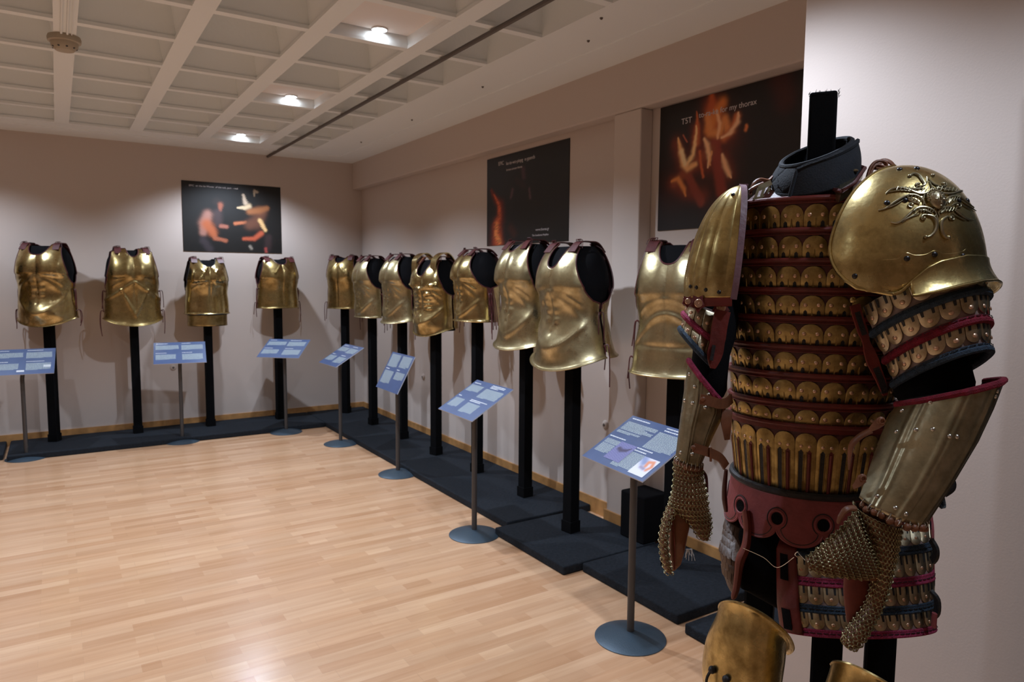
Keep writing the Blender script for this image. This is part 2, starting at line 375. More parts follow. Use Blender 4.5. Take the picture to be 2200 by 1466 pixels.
# ---------------------------------------------------------------- posters
def poster(name, org, ux, w_, h_, paint, label, texts, nx=300):
    ny = int(nx*h_/w_); uz = Vector((0, 0, -1)); nrm = ux.cross(uz)
    if nrm.dot(CAM-org) < 0: nrm = -nrm
    t = thing(name, org+uz*h_*.5+ux*w_*.5, label, 'poster')
    U, V = np.meshgrid(np.linspace(0, 1, nx+1), np.linspace(0, 1, ny+1))
    img = paint(U, V)
    vs = [org+ux*(w_*i/nx)+uz*(h_*j/ny)+nrm*.006 for j in range(ny+1) for i in range(nx+1)]
    mb = MB(); fs = [(j*(nx+1)+i, (j+1)*(nx+1)+i, (j+1)*(nx+1)+i+1, j*(nx+1)+i+1) for j in range(ny) for i in range(nx)]
    mb.add(vs, fs); o = mb.build('printed_sheet', 'poster', t, smooth=False)
    ca = o.data.color_attributes.new('print', 'FLOAT_COLOR', 'POINT')
    buf = np.ones((len(vs), 4), dtype=np.float32); buf[:, :3] = img.reshape(-1, 3); ca.data.foreach_set('color', buf.ravel())
    mb = MB(); c0 = org+nrm*.0005; c = [c0, c0+ux*w_, c0+ux*w_+uz*h_, c0+uz*h_]; d = [p+nrm*.005 for p in c]
    mb.add(c+d, [(0, 1, 2, 3), (7, 6, 5, 4), (0, 4, 5, 1), (1, 5, 6, 2), (2, 6, 7, 3), (3, 7, 4, 0)]); mb.build('poster_board', 'black_leather', t, smooth=False)
    X = ux; Y = Vector((0, 0, 1))
    for (s, u, v, size) in texts:
        cu = bpy.data.curves.new('lettering', 'FONT'); cu.body = s; cu.size = size*h_; cu.extrude = .0004
        tmp = bpy.data.objects.new('tmp', cu); COL.objects.link(tmp); bpy.context.view_layer.update()
        me = bpy.data.meshes.new_from_object(tmp.evaluated_get(bpy.context.evaluated_depsgraph_get())); bpy.data.objects.remove(tmp)
        to = bpy.data.objects.new('lettering', me); COL.objects.link(to); me.materials.clear(); me.materials.append(M['poster_text'])
        Z = X.cross(Y); p = org+ux*(u*w_)+uz*(v*h_)+nrm*.0075-t.location
        to.matrix_world = Matrix(((X.x, Y.x, Z.x, p.x), (X.y, Y.y, Z.y, p.y), (X.z, Y.z, Z.z, p.z), (0, 0, 0, 1)))
        to.parent = t
    return t
def stroke(img, U, V, pts, wd, col, asp=1.41, pw=2.6, amp=1.):
    wd = [w*1.15 for w in wd] if isinstance(wd, list) else wd*1.15
    d = np.full(U.shape, 1e9); x = U*asp
    P_ = [(a*asp, b) for a, b in pts]; n = len(P_)-1
    for i in range(n):
        (x0, y0), (x1, y1) = P_[i], P_[i+1]; dx, dy = x1-x0, y1-y0; L = dx*dx+dy*dy+1e-9
        t = np.clip(((x-x0)*dx+(V-y0)*dy)/L, 0, 1)
        w0 = wd[i] if isinstance(wd, list) else wd; w1 = wd[i+1] if isinstance(wd, list) else wd
        d = np.minimum(d, np.hypot(x-x0-t*dx, V-y0-t*dy)/(w0+(w1-w0)*t))
    a = (amp*np.exp(-np.abs(d)**pw))[..., None]
    return img*(1-a)+np.array(col)*a
def fnoise(U, V, sc_, seed):
    rs = np.random.RandomState(seed); out = np.zeros_like(U)
    for k in range(10):
        a, b, c = rs.uniform(-1, 1, 3); out += np.sin((U*a+V*b)*sc_*(1+k*.35)+c*9)
    return out/10
def paint_fire(U, V):      # big camp fire
    def uv(pts):
        r = []
        for x, y in pts:
            top = 300-.273*(x-1225); bot = 1065-.052*(x-1205); r.append(((x-1213)/1010., (y-top)/(bot-top)))
        return r
    img = np.zeros(U.shape+(3,))+np.array([.010, .006, .005])
    wob = fnoise(U, V, 60, 3)*.006; U = U+wob; V = V+wob
    S = lambda pts, wd, col, **k: stroke(img, U, V, uv(pts), wd, col, **k)
    img = S([(1340, 780), (1500, 650), (1700, 500)], .16, (.05, .008, .004), amp=.8)
    img = S([(1640, 430), (1660, 780)], .18, (.06, .010, .004), amp=.8)
    for p_, w_ in (([(1350, 520), (1420, 680), (1560, 620)], .055), ([(1500, 420), (1500, 560)], .05), ([(1600, 260), (1640, 440), (1720, 440)], .075), ([(1700, 600), (1740, 700)], .05), ([(1330, 760), (1430, 820), (1560, 840)], .05), ([(1580, 500), (1600, 640)], .055)): img = S(p_, w_, (.22, .028, .008), amp=.85, pw=2.)
    img = S([(2040, 100), (2075, 230)], .08, (.05, .008, .005))
    img = S([(1640, 500), (1660, 640), (1690, 810)], .045, (.30, .04, .02), pw=4)
    img = S([(1450, 720), (1500, 800), (1550, 880)], .035, (.28, .045, .02), pw=4)
    img = S([(1340, 760), (1420, 700), (1520, 610), (1620, 540)], .035, (.30, .06, .02))
    img = S([(1600, 200), (1610, 300), (1640, 380)], [.02, .06, .07], (.55, .10, .02))
    img = S([(1590, 420), (1650, 300), (1680, 250)], .04, (.75, .22, .04))
    img = S([(1720, 420), (1700, 350), (1670, 440), (1600, 440), (1580, 340)], .03, (.80, .28, .07))
    img = S([(1640, 300), (1665, 380), (1655, 470)], [.01, .016, .012], (.95, .50, .25))
    img = S([(1700, 470), (1750, 420), (1780, 340)], .03, (.65, .16, .04))
    img = S([(1790, 310), (1785, 370), (1740, 440), (1680, 470)], [.006, .020, .016, .008], (.95, .55, .30))
    img = S([(1500, 310), (1505, 400), (1500, 500)], [.004, .022, .035], (.60, .13, .03))
    img = S([(1500, 400), (1495, 480), (1480, 580), (1430, 650)], [.006, .014, .02, .02], (.98, .62, .28))
    img = S([(1360, 480), (1385, 560), (1410, 640), (1440, 670), (1500, 640)], [.008, .024, .028, .022, .018], (.95, .50, .20))
    img = S([(1390, 560), (1420, 640)], .018, (1., .75, .42))
    img = S([(1560, 480), (1585, 520), (1600, 600), (1590, 660)], [.012, .022, .020, .006], (.98, .58, .30))
    img = S([(1615, 560), (1605, 640)], .008, (.9, .4, .15))
    img = S([(1690, 580), (1710, 640), (1740, 700), (1755, 725)], [.012, .024, .020, .006], (.98, .55, .28))
    img = S([(1560, 720), (1540, 640), (1530, 560)], .012, (.6, .12, .03))
    img = S([(1320, 750), (1370, 735), (1420, 800), (1430, 840)], [.012, .02, .02, .008], (.80, .28, .07))
    img = S([(1845, 395), (1840, 420)], .012, (.75, .22, .06))
    img = S([(1430, 500), (1400, 460)], .006, (.5, .12, .06))
    return img
def paint_dark(U, V):      # dim forge with a flame at lower left
    img = np.zeros(U.shape+(3,))+np.array([.008, .007, .006])
    img += (np.exp(-((U-.08)/.35)**2-((V-.15)/.4)**2)*.02)[..., None]*np.array([.6, .8, 1.2])
    wob = fnoise(U, V, 70, 5)*.012; U2 = U+wob; V2 = V+wob
    S = lambda pts, wd, col, **k: stroke(img, U2, V2, pts, wd, col, **k)
    img = S([(.06, .36), (.12, .47), (.19, .55), (.19, .7), (.14, .82), (.14, 1.)], [.02, .04, .06, .07, .10, .11], (.16, .015, .006))
    img = S([(.10, .42), (.17, .54), (.18, .66), (.14, .78), (.16, .98)], [.01, .025, .03, .06, .07], (.70, .12, .03))
    img = S([(.14, .76), (.13, .88), (.18, .96)], .03, (.95, .30, .08))
    img = S([(.48, .20), (.49, .28)], .03, (.07, .035, .04)); img = S([(.35, .40), (.33, .48)], .02, (.10, .05, .055))
    img = S([(.56, .42), (.57, .52)], .015, (.10, .05, .055)); img = S([(.40, .30), (.50, .38), (.42, .33)], .03, (.025, .014, .015))
    img = S([(.33, .82), (.37, .88)], .05, (.05, .012, .006))
    n = (fnoise(U, V, 190, 8) > .12)[..., None]*(img[..., :1] > .3)
    return img*(1-.45*n)
def paint_people(U, V):    # two people facing each other in a dark workshop
    img = np.zeros(U.shape+(3,))+np.array([.008, .007, .006])
    uv = lambda pts: [((x-85)/925., (y-35-.07*(x-85))/(655-.057*(x-85))) for x, y in pts]
    wob = fnoise(U, V, 80, 4)*.010; U = U+wob; V = V-wob
    S = lambda pts, wd, col, **k: stroke(img, U, V, uv(pts), wd, col, **k)
    img = S([(400, 230), (430, 250)], .055, (.02, .012, .010), pw=4)
    img = S([(430, 260), (425, 310)], [.035, .02], (.30, .09, .05), pw=3)
    img = S([(400, 340), (400, 420)], .06, (.05, .03, .03), pw=3)
    img = S([(310, 350), (280, 430), (265, 520)], [.06, .07, .045], (.34, .16, .12), pw=3)
    img = S([(300, 440), (350, 510), (370, 560)], [.07, .06, .035], (.42, .11, .04), pw=3)
    img = S([(370, 565), (470, 590)], .025, (.36, .11, .055), pw=3)
    img = S([(430, 455), (480, 460)], .026, (.34, .12, .08), pw=3)
    img = S([(265, 590), (320, 670)], .05, (.04, .03, .035), pw=3)
    img = S([(640, 570), (740, 570), (810, 520)], [.022, .03, .035], (.45, .09, .04), pw=3)
    img = S([(560, 430), (660, 420)], [.022, .02], (.45, .14, .06), pw=3)
    img = S([(700, 440), (760, 420), (830, 330)], [.07, .09, .06], (.12, .045, .025), pw=3)
    img = S([(700, 320), (790, 310), (870, 290)], [.04, .05, .035], (.30, .11, .04), pw=3)
    img = S([(800, 400), (850, 490)], [.028, .025], (.68, .42, .18), pw=3)
    img = S([(645, 170), (665, 240)], [.018, .032], (.55, .42, .30), pw=3)
    img = S([(590, 285), (660, 285), (700, 270)], [.012, .028, .032], (.62, .46, .28), pw=3)
    img = S([(750, 180), (755, 130), (780, 140)], [.008, .02, .018], (.30, .20, .12), pw=3)
    img = S([(880, 560), (870, 660)], .05, (.035, .02, .02), pw=3); img = S([(700, 640), (710, 660)], .02, (.25, .22, .18), pw=3)
    img = S([(850, 660), (855, 690)], .018, (.35, .06, .05), pw=3)
    return img
poster('fire_poster', Vector((0, -4.866, 2.600)), Vector((0, -1, 0)), 1.0, .716, paint_fire, 'large poster of a blazing log fire high on the right wall beside the armour',
       [('T5T', .17, .175, .065), ('to-ra-ke for my thorax', .30, .155, .058)])
poster('forge_poster', Vector((0, -2.875, 2.567)), Vector((0, -1, 0)), 1.115, .706, paint_dark, 'dark poster with a dim flame at its lower left above the row of cuirasses',
       [('EPIC', .16, .10, .06), ('ke-te-wo-piopg  e-ypends', .265, .115, .055), ('bronze armour thorax', .27, .18, .035), ('www.thorax.gr', .64, .875, .040), ('The Linothorax Hoplites', .60, .93, .030)])
poster('people_poster', Vector((-1.926, 0, 2.566)), Vector((1, 0, 0)), .993, .718, paint_people, 'dark poster of two craftsmen facing each other on the back wall',
       [('EPIC  on the ke-Wanax  of the suit, part  - real', .07, .075, .035)])

# ---------------------------------------------------------------- text stands
def text_block(mb, O, u, v, x0, y0, w_, h_, line=.0042, mi=0, nrm=None):
    y = y0
    while y < y0+h_-line*.5:
        x = x0; xe = x0+w_*(1 if y+line*1.6 < y0+h_ else random.uniform(.4, .9))
        while x < xe-.003:
            l = min(random.uniform(.004, .014), xe-x)
            p = O+u*x-v*y; mb.add([p, p+u*l, p+u*l-v*line*.55, p-v*line*.55], [(0, 3, 2, 1)], mi); x += l+.0022
        y += line
def text_stand(bx, by, cx, cy, cz, yaw, tilt, label, lay):
    W_, H_ = .45, .32
    t = thing('text_stand', (bx, by, 0), label, 'text stand', 'text stands in front of the cuirasses')
    u = Vector((math.cos(yaw), math.sin(yaw), 0)); n0 = Vector((-math.sin(yaw), math.cos(yaw), 0))
    v = n0*math.cos(tilt)+Vector((0, 0, 1))*math.sin(tilt); nn = u.cross(v)
    c = Vector((cx, cy, cz))
    mb = MB(); mb.lathe((bx, by, 0), [(.158, .0005), (.158, .004), (.150, .008), (.12, .017), (.08, .026), (.04, .032), (.02, .034), (.0001, .034)], 48); mb.build('base_disc', 'base_metal', t)
    # head of the pole leans to meet the board
    top = c-nn*.012
    mb = MB(); mb.tube([(bx, by, .03), (bx, by, .4), (bx, by, top.z-.14), (bx+(top.x-bx)*.45, by+(top.y-by)*.45, top.z-.06), top], .0165, 14); mb.build('pole', 'stand_metal', t)
    mb = MB(); A = [c-u*W_/2-v*H_/2, c+u*W_/2-v*H_/2, c+u*W_/2+v*H_/2, c-u*W_/2+v*H_/2]; B = [p-nn*.006 for p in A]
    mb.add(A, [(0, 1, 2, 3)], 0); mb.add(A+B, [(7, 6, 5, 4), (0, 4, 5, 1), (1, 5, 6, 2), (2, 6, 7, 3), (3, 7, 4, 0)], 1)
    sb = mb.build('sign_board', ['sign_blue', 'sign_edge'], t, smooth=False)
    O = c-u*W_/2+v*H_/2+nn*.0008
    mb = MB()
    for (x0, y0, w_, h_, kind) in lay:
        if kind == 'h': text_block(mb, O, u, v, x0*W_, y0*H_, w_*W_, h_*H_, .011, 1)
        elif kind == 't': text_block(mb, O, u, v, x0*W_, y0*H_, w_*W_, h_*H_, .0058, 0)
        elif kind == 'l':
            p = O+u*x0*W_-v*y0*H_; mb.add([p, p+u*w_*W_, p+u*w_*W_-v*h_*H_, p-v*h_*H_], [(0, 3, 2, 1)], 1)
    mb.build('printed_text', ['text_pale', 'text_white'], sb, smooth=False)
    return t, sb, O, u, v, W_, H_
L1 = [(.05, .06, .36, .04, 'h'), (.04, .15, .44, .20, 't'), (.54, .06, .30, .04, 'h'), (.53, .15, .42, .24, 't'), (.04, .50, .30, .04, 'h'), (.04, .58, .38, .24, 't'), (.54, .50, .34, .04, 'h'), (.54, .58, .40, .28, 't')]
L2 = [(.05, .08, .22, .03, 'h'), (.04, .15, .34, .20, 't'), (.52, .04, .34, .09, 'h'), (.47, .17, .48, .28, 't'), (.05, .50, .14, .03, 'h'), (.06, .58, .26, .26, 't'), (.44, .52, .44, .06, 'h'), (.46, .62, .34, .28, 't')]
L5 = [(.06, .05, .40, .34, 't'), (.06, .44, .30, .03, 'h'), (.06, .50, .40, .34, 't'), (.55, .05, .40, .30, 't'), (.55, .42, .25, .03, 'h'), (.56, .48, .38, .2, 't')]
L7 = [(.05, .045, .34, .05, 'h'), (.045, .13, .49, .10, 't'), (.045, .24, .49, .08, 't'), (.045, .33, .36, .06, 't'), (.03, .47, .38, .04, 'h'), (.045, .54, .27, .09, 't'), (.045, .64, .22, .18, 't'),
      (.60, .04, .33, .035, 'h'), (.60, .09, .28, .035, 'h'), (.57, .15, .40, .34, 't'), (.53, .52, .42, .04, 'h'), (.53, .57, .2, .03, 'h'), (.44, .62, .30, .33, 't')]
text_stand(-3.323, -.622, -3.304, -.622, .848, R_(-4.6), R_(37), 'blue text stand on the far left, its sign cut by the photo edge', L1+[(.82, .66, .12, .09, 'l'), (.40, .84, .12, .06, 'l')])
text_stand(-2.082, -.637, -2.079, -.656, .866, R_(-7.4), R_(33), 'blue text stand in front of the back wall, second from the left', L1)
text_stand(-1.121, -.737, -1.125, -.729, .867, R_(-42), R_(30), 'blue text stand third from the left, turned slightly, under the plain square cuirass', L1)
text_stand(-.815, -1.513, -.804, -1.523, .857, R_(-88.2), R_(31), 'blue text stand at the corner of the mats, pale glare on its sign', L1)
text_stand(-.77, -2.76, -.79, -2.758, .837, R_(-91.1), R_(62), 'blue text stand with its sign tipped up steeply', L5)
text_stand(-.914, -4.26, -.932, -4.29, .861, R_(-92), R_(30.7), 'blue text stand second nearest, whole sign in view', L2)
t7 = text_stand(-.951, -5.726, -.955, -5.745, .878, R_(-96.7), R_(30.5), 'nearest blue text stand with small pictures on its sign, left of the armour', L7)
def sign_picture(t7, x0, y0, w_, h_, fn, n=60):
    _, sb, O, u, v, W_, H_ = t7
    U, V = np.meshgrid(np.linspace(0, 1, n+1), np.linspace(0, 1, n+1)); img = fn(U, V)
    vs = [O+u*(x0+w_*i/n)*W_-v*(y0+h_*j/n)*H_+u.cross(v)*.0006 for j in range(n+1) for i in range(n+1)]
    mb = MB(); mb.add(vs, [(j*(n+1)+i, (j+1)*(n+1)+i, (j+1)*(n+1)+i+1, j*(n+1)+i+1) for j in range(n) for i in range(n)])
    o = mb.build('sign_picture', 'poster', sb, smooth=False)
    ca = o.data.color_attributes.new('print', 'FLOAT_COLOR', 'POINT'); buf = np.ones((len(vs), 4), dtype=np.float32); buf[:, :3] = img.reshape(-1, 3); ca.data.foreach_set('color', buf.ravel())
def pic_a(U, V):
    img = np.zeros(U.shape+(3,))+np.array([.15, .15, .33]); img += (.03*np.sin(V*70+np.sin(U*20)*2))[..., None]
    img = stroke(img, U, V, [(.25, .35), (.45, .42), (.7, .35), (.85, .18)], [.09, .10, .08, .02], (.04, .025, .08), 1, 3)
    return np.clip(img, 0, 1)
def pic_b(U, V):
    img = np.zeros(U.shape+(3,))+np.array([.75, .75, .85]); img = stroke(img, U, V, [(.1, .1), (.3, .3)], .2, (.25, .3, .5), 1)
    img = stroke(img, U, V, [(.55, .45), (.5, .22), (.75, .15), (.88, .4), (.78, .6)], .09, (.75, .28, .14), 1, 3)
    img = stroke(img, U, V, [(.35, .55), (.6, .6)], .08, (.35, .30, .42), 1)
    return img
sign_picture(t7, .27, .52, .26, .36, pic_a); sign_picture(t7, .735, .62, .22, .33, pic_b)

# ---------------------------------------------------------------- cuirasses on posts
def cuirass(px, py, th, a, b, zb, zt, label, mat='brass', neck=.36, nd=.16, drop=0., flare=0., belly=0., pec=.024, style='muscle', lace=True, strap='maroon', trim='maroon', arm=50, waist=.0, apz=.47, seed=0, collar=False, back_drop=0.):
    rnd = random.Random(seed)
    t = thing('cuirass', (px, py, zb), label, 'cuirass', None, th); t['_local'] = 1
    H = zt-zb
    def bz(zn):      # section depth factor
        if zn < .62: return 1-.10*sstep(.6, .3, zn)*1-waist*math.exp(-((zn-.40)/.13)**2)
        q = (zn-.62)/.40; return max(.16, math.sqrt(max(0, 1-q*q)))
    def az(zn):
        if zn < .6: return .97-.05*math.exp(-((zn-.38)/.15)**2)-waist*math.exp(-((zn-.40)/.13)**2)
        return 1-.12*sstep(.62, 1., zn)
    def thm(zn):
        if zn < apz: return R_(87)
        q = (zn-apz)/(1-apz); return R_(87-(87-arm)*math.sqrt(max(0, 1-(1-min(q, 1))**2)))
    def relief(x, zn):
        if style == 'plain':
            r = .012*math.exp(-((abs(x)-.4)/.3)**4)*sstep(.50, .60, zn)*sstep(1., .72, zn)-.006*math.exp(-(x/.03)**2)*sstep(.0, .1, zn)
            r += .005*math.exp(-((zn-(.92-.6*abs(x)))/.02)**2)*(abs(x) < .4)
            return r
        r = pec*math.exp(-((abs(x)-.43)/.34)**4)*sstep(.565, .62, zn+.05*x*x)*sstep(1.02, .70, zn)
        r += .004*math.exp(-((zn-(.575-.05*x*x*4))/.014)**2)*(abs(x) < .8)
        r -= .004*math.exp(-(x/.035)**2)*sstep(.1, .3, zn)*sstep(.8, .5, zn)
        if style in ('muscle', 'ribs'):
            for j, zc in enumerate((.48, .40, .32)):
                r += .0075*math.exp(-((abs(x)-.16)/.10)**4)*math.exp(-((zn-zc)/.028)**2)
            r += .006*math.exp(-((zn-(.55-.30*abs(x)**1.6))/.03)**2)*sstep(.85, .6, abs(x))
            r += .006*math.exp(-((zn-(.06+.30*abs(x)**1.6))/.035)**2)*sstep(.95, .7, abs(x))
            r -= .006*math.exp(-(x/.04)**2-((zn-.20)/.02)**2)
            r += .012*math.exp(-(x/.35)**2-((zn-.13)/.09)**2)
        if style == 'arch': r += .009*math.exp(-((zn-(.46-.30*x*x))/.022)**2)*(abs(x) < .9)+.006*math.exp(-(x/.5)**4-((zn-.30)/.09)**2)-.004*math.exp(-((zn-.22)/.02)**2)
        if style == 'ribs':
            for j in range(5):
                zc = .50-.055*j; r += .011*math.exp(-((abs(x)-.36)/.14)**2)*math.exp(-((zn-zc)/.014)**2)
            r += .013*math.exp(-((zn-(.56+.10*abs(x)))/.014)**2)*(abs(x) < .7)
        if style == 'spiral':
            d = math.hypot((abs(x)-.40)/.8, (zn-.66)/.5*.9); r += .006*math.exp(-((d-.26)/.03)**2)
            r += .008*math.exp(-((zn-(.92-.75*abs(x)))/.025)**2)*sstep(.6, .4, abs(x))
        if style == 'v':
            r += .010*math.exp(-((zn-(.04+.75*abs(x)))/.03)**2)*(zn < .42)+.009*math.exp(-((zn-.93)/.02)**2)*(abs(x) < .5)
            r += .010*math.exp(-((zn-(.52-.25*abs(x)))/.025)**2)
        return r
    def surf(x01, v, side):     # side -1 front, +1 back
        s = x01*2-1
        scoop = (nd if side < 0 else nd*.28)*max(0, 1-(abs(s)/neck)**2.4)**.8 if abs(s) < neck else 0
        ztp = 1-scoop-.05*max(0, (abs(s)-neck)/(1-neck))**2
        dr = drop if side < 0 else back_drop
        zbn = -dr*math.cos(s*PI/2)**1.4/H
        zn = zbn+(ztp-zbn)*v
        zc = min(max(zn, 0), 1)
        ang = s*thm(zc); fl = flare*math.exp(-max(zn-zbn, 0)/.09)
        bl = belly*math.exp(-((zn-.05)/.13)**2)*math.cos(ang)**2
        rr = (relief(math.sin(ang), zn) if side < 0 else .4*relief(math.sin(ang), zn)*(style != 'spiral'))
        e = math.exp(-max(v-0, 0)/.012)*.006
        A = a*az(zc)+fl+rr+e; B = b*bz(zc)+fl+rr+bl+e
        return Vector((A*math.sin(ang), side*B*math.cos(ang)+(.0 if side < 0 else .0), zn*H))
    nu, nv = 64, 72
    for side, nm in ((-1, 'breastplate'), (1, 'backplate')):
        mb = MB(); mb.grid(lambda u, v: surf(u, v, side), nu, nv, flip=(side > 0)); mb.build(nm, mat, t, solid=.003)
    mb = MB()
    for side in (-1, 1): mb.grid(lambda u, v: Vector((lambda p: (p.x*.972, p.y*.965, p.z-.002))(surf(u, .05+v*.95, side))), 40, 40)
    mb.build('lining', 'lining', t)
    # leather rim round neck and arm openings
    mb = MB()
    for side in (-1, 1):
        mb.tube([surf(u, 1, side) for u in np.linspace(0, 1, 60)], .0045, 6)
        for s_ in (0, 1): mb.tube([surf(s_, v, side) for v in np.linspace(apz*.95, 1, 24)], .0045, 6)
    mb.build('leather_rim', trim, t)
    mb = MB()
    for side in (-1, 1): mb.tube([surf(u, 0, side) for u in np.linspace(0, 1, 60)], .005, 6)
    mb.build('rolled_edge', mat, t)
    # shoulder straps joining front to back
    for s_ in (-1, 1):
        mb = MB(); u0 = .5+s_*(neck+1)/4
        p0 = surf(u0, .93, -1); p1 = surf(u0, 1, -1); p2 = surf(u0, 1, 1); p3 = surf(u0, .93, 1)
        up = Vector((0, 0, .012)); path = smooth_path([p0+Vector((0, -.006, .004)), p1+up, (p1+p2)/2+up*1.6, p2+up, p3+Vector((0, .006, .004))], 5)
        mb.strap(path, Vector((1, 0, 0)), .028, .006); mb.build('shoulder_strap', strap, t)
        mb = MB()
        for k in range(3):
            q = p1+up+Vector((.012*(k-1), -.002, .006)); mb.tube(smooth_path([q, q+Vector((.01, -.01, .012)), q+Vector((.022*s_, .004, .004)), q+Vector((.03*s_, -.006, -.02-.01*k))], 4), .0022, 5)
        mb.build('strap_knot', strap, t)
    if lace:
        for s_ in (0, 1):
            mb = MB()
            for zz in (.10, .40):
                p = surf(s_, zz, -1); sg = 1 if s_ else -1
                for k in range(2):
                    L = rnd.uniform(.12, .24); o1 = Vector((sg*rnd.uniform(.012, .035), rnd.uniform(-.02, .02), .006))
                    mb.tube(smooth_path([p, p+o1, p+o1*1.3+Vector((0, 0, -L*.5)), p+o1*rnd.uniform(.8, 1.7)+Vector((0, 0, -L))], 5), .0036, 5)
                q = surf(s_, zz, 1); mb.tube([p+Vector((sg*.004, 0, 0)), (p+q)/2+Vector((sg*.012, 0, 0)), q+Vector((sg*.004, 0, 0))], .003, 5)
            mb.build('side_lace', strap, t)
    return t, surf, H, az, bz
def post_and_form(px, py, th, a, b, zb, zt, label, form=True, az=None, bz=None, pw=.035, extra=0.):
    t = thing('display_post', (px, py, MZ), label, 'display post', None, th); t['_local'] = 1
    mb = MB(); mb.box((-pw, -pw, .001), (pw, pw, zt-MZ-.12)); mb.box((-pw-.006, -pw-.006, .001), (pw+.006, pw+.006, .07)); mb.build('post', 'black_post', t, smooth=False)
    H = zt-zb
    if form:
        mb = MB(); n = 22
        def f(u, v):
            zn = .02+v*.955-extra*(1-v); zc = min(max(zn, 0), .98); an = 2*PI*u; A = max(a*az(zc)-.022, .02); B = max(b*bz(zc)-.022, .012)
            if zn > .80: k = 1-((zn-.80)/.19)**2*.30; A *= k
            return Vector((A*math.cos(an), B*math.sin(an), zn*H+zb-MZ))
        mb.grid(f, 48, n, cu=True)
        k0 = len(mb.v)-48; mb.f.append(tuple(range(k0, k0+48))); mb.m.append(0); mb.f.append(tuple(range(48))[::-1]); mb.m.append(0)
        mb.build('torso_form', 'black_cloth', t)
    return t
CU = [ # x, y, theta, a, b, zb, zt, options, cuirass label, post label
 (-3.114, -.235, -28, .255, .17, 1.205, 1.872, dict(mat='brass', neck=.50, nd=.15, drop=.075, belly=.05, style='muscle', arm=50, seed=1), 'shiny brass muscle cuirass, leftmost whole one on the back wall, wide square neck', 'black post under the leftmost shiny cuirass', .02),
 (-2.425, -.243, 3, .245, .18, 1.185, 1.850, dict(mat='brass_dark', neck=.28, nd=.12, drop=.07, style='v', arm=52, flare=.015, seed=2, strap='maroon'), 'brown-gold cuirass with raised round collar and long side laces, second from the left', 'black post under the cuirass with the round collar', .03),
 (-1.76, -.257, 3, .215, .17, 1.215, 1.765, dict(mat='brass', neck=.42, nd=.14, style='spiral', arm=56, lace=False, seed=3, trim='black_leather'), 'brass cuirass with round breasts and a separate belly band, below the back wall poster', 'black post under the cuirass with the belly band', .09),
 (-1.054, -.255, 8, .228, .17, 1.262, 1.785, dict(mat='brass_dark', neck=.40, nd=.13, style='plain', arm=58, lace=True, seed=4), 'short square-cut brass cuirass with a centre groove, right of the back wall poster', 'black post under the short square cuirass at the right of the back wall', .0),
 (-.322, -.287, -50, .205, .165, 1.245, 1.82, dict(mat='brass_dark', neck=.42, nd=.12, style='plain', arm=56, seed=5), 'small yellow brass cuirass in the room corner', 'black post in the room corner', .0),
 (-.30, -1.049, -84, .225, .18, 1.185, 1.80, dict(mat='brass_pale', neck=.42, nd=.10, style='muscle', pec=.012, arm=36, seed=6), 'dull grey-gold cuirass next to the corner one, arm opening showing a full black circle', 'black post next to the corner post on the right wall side', .0),
 (-.299, -1.806, -86, .225, .18, 1.195, 1.80, dict(mat='brass_pale', neck=.44, nd=.10, drop=.03, flare=.02, style='muscle', arm=40, seed=7), 'pale brass cuirass third along the right wall, brown leather at its neck', 'black post third along the right wall', .0),
 (-.303, -2.519, -74, .225, .175, 1.17, 1.76, dict(mat='brass', neck=.50, nd=.26, drop=.07, belly=.03, style='ribs', arm=40, seed=8, strap='tan_leather', lace=False), 'shiny brass cuirass with strongly modelled ribs and two arched shoulder bands', 'black post with a thick foot under the ribbed cuirass', .06),
 (-.28, -3.196, -92, .225, .18, 1.265, 1.805, dict(mat='brass', neck=.42, nd=.08, style='muscle', arm=34, seed=9, strap='maroon', flare=.008), 'short brass cuirass with dark red side lacing, left of the forge poster edge', 'black post under the red-laced cuirass, behind a text sign', .0),
 (-.297, -3.909, -88, .235, .19, 1.165, 1.845, dict(mat='brass_pale', neck=.40, nd=.10, drop=.055, flare=.035, waist=.10, style='muscle', arm=44, seed=10, lace=False), 'brass cuirass with a narrow waist and flared lower rim, second nearest on the right wall', 'black post second nearest of the row along the right wall', .0),
 (-.447, -4.635, -84, .25, .20, 1.15, 1.80, dict(mat='brass_pale', neck=.46, nd=.22, drop=.085, flare=.04, waist=.06, style='muscle', pec=.012, arm=37, seed=11, belly=.03), 'largest dull bronze cuirass of the row with a deep flared belly rim', 'black post on the square mat under the largest cuirass', .0),
 (-.30, -5.33, -66, .235, .18, 1.10, 1.79, dict(mat='brass_pale', neck=.46, nd=.17, drop=.0, flare=.02, waist=.05, style='arch', pec=.012, arm=46, seed=12), 'dull bronze cuirass half hidden behind the large armour', 'black post standing beside the black box', .0),
 (-3.86, -.22, -30, .25, .18, 1.18, 1.85, dict(mat='brass_dark', neck=.42, nd=.14, style='muscle', seed=13), 'dark cuirass cut off by the left edge of the photo', 'black post at the left edge of the photo', .0),
]
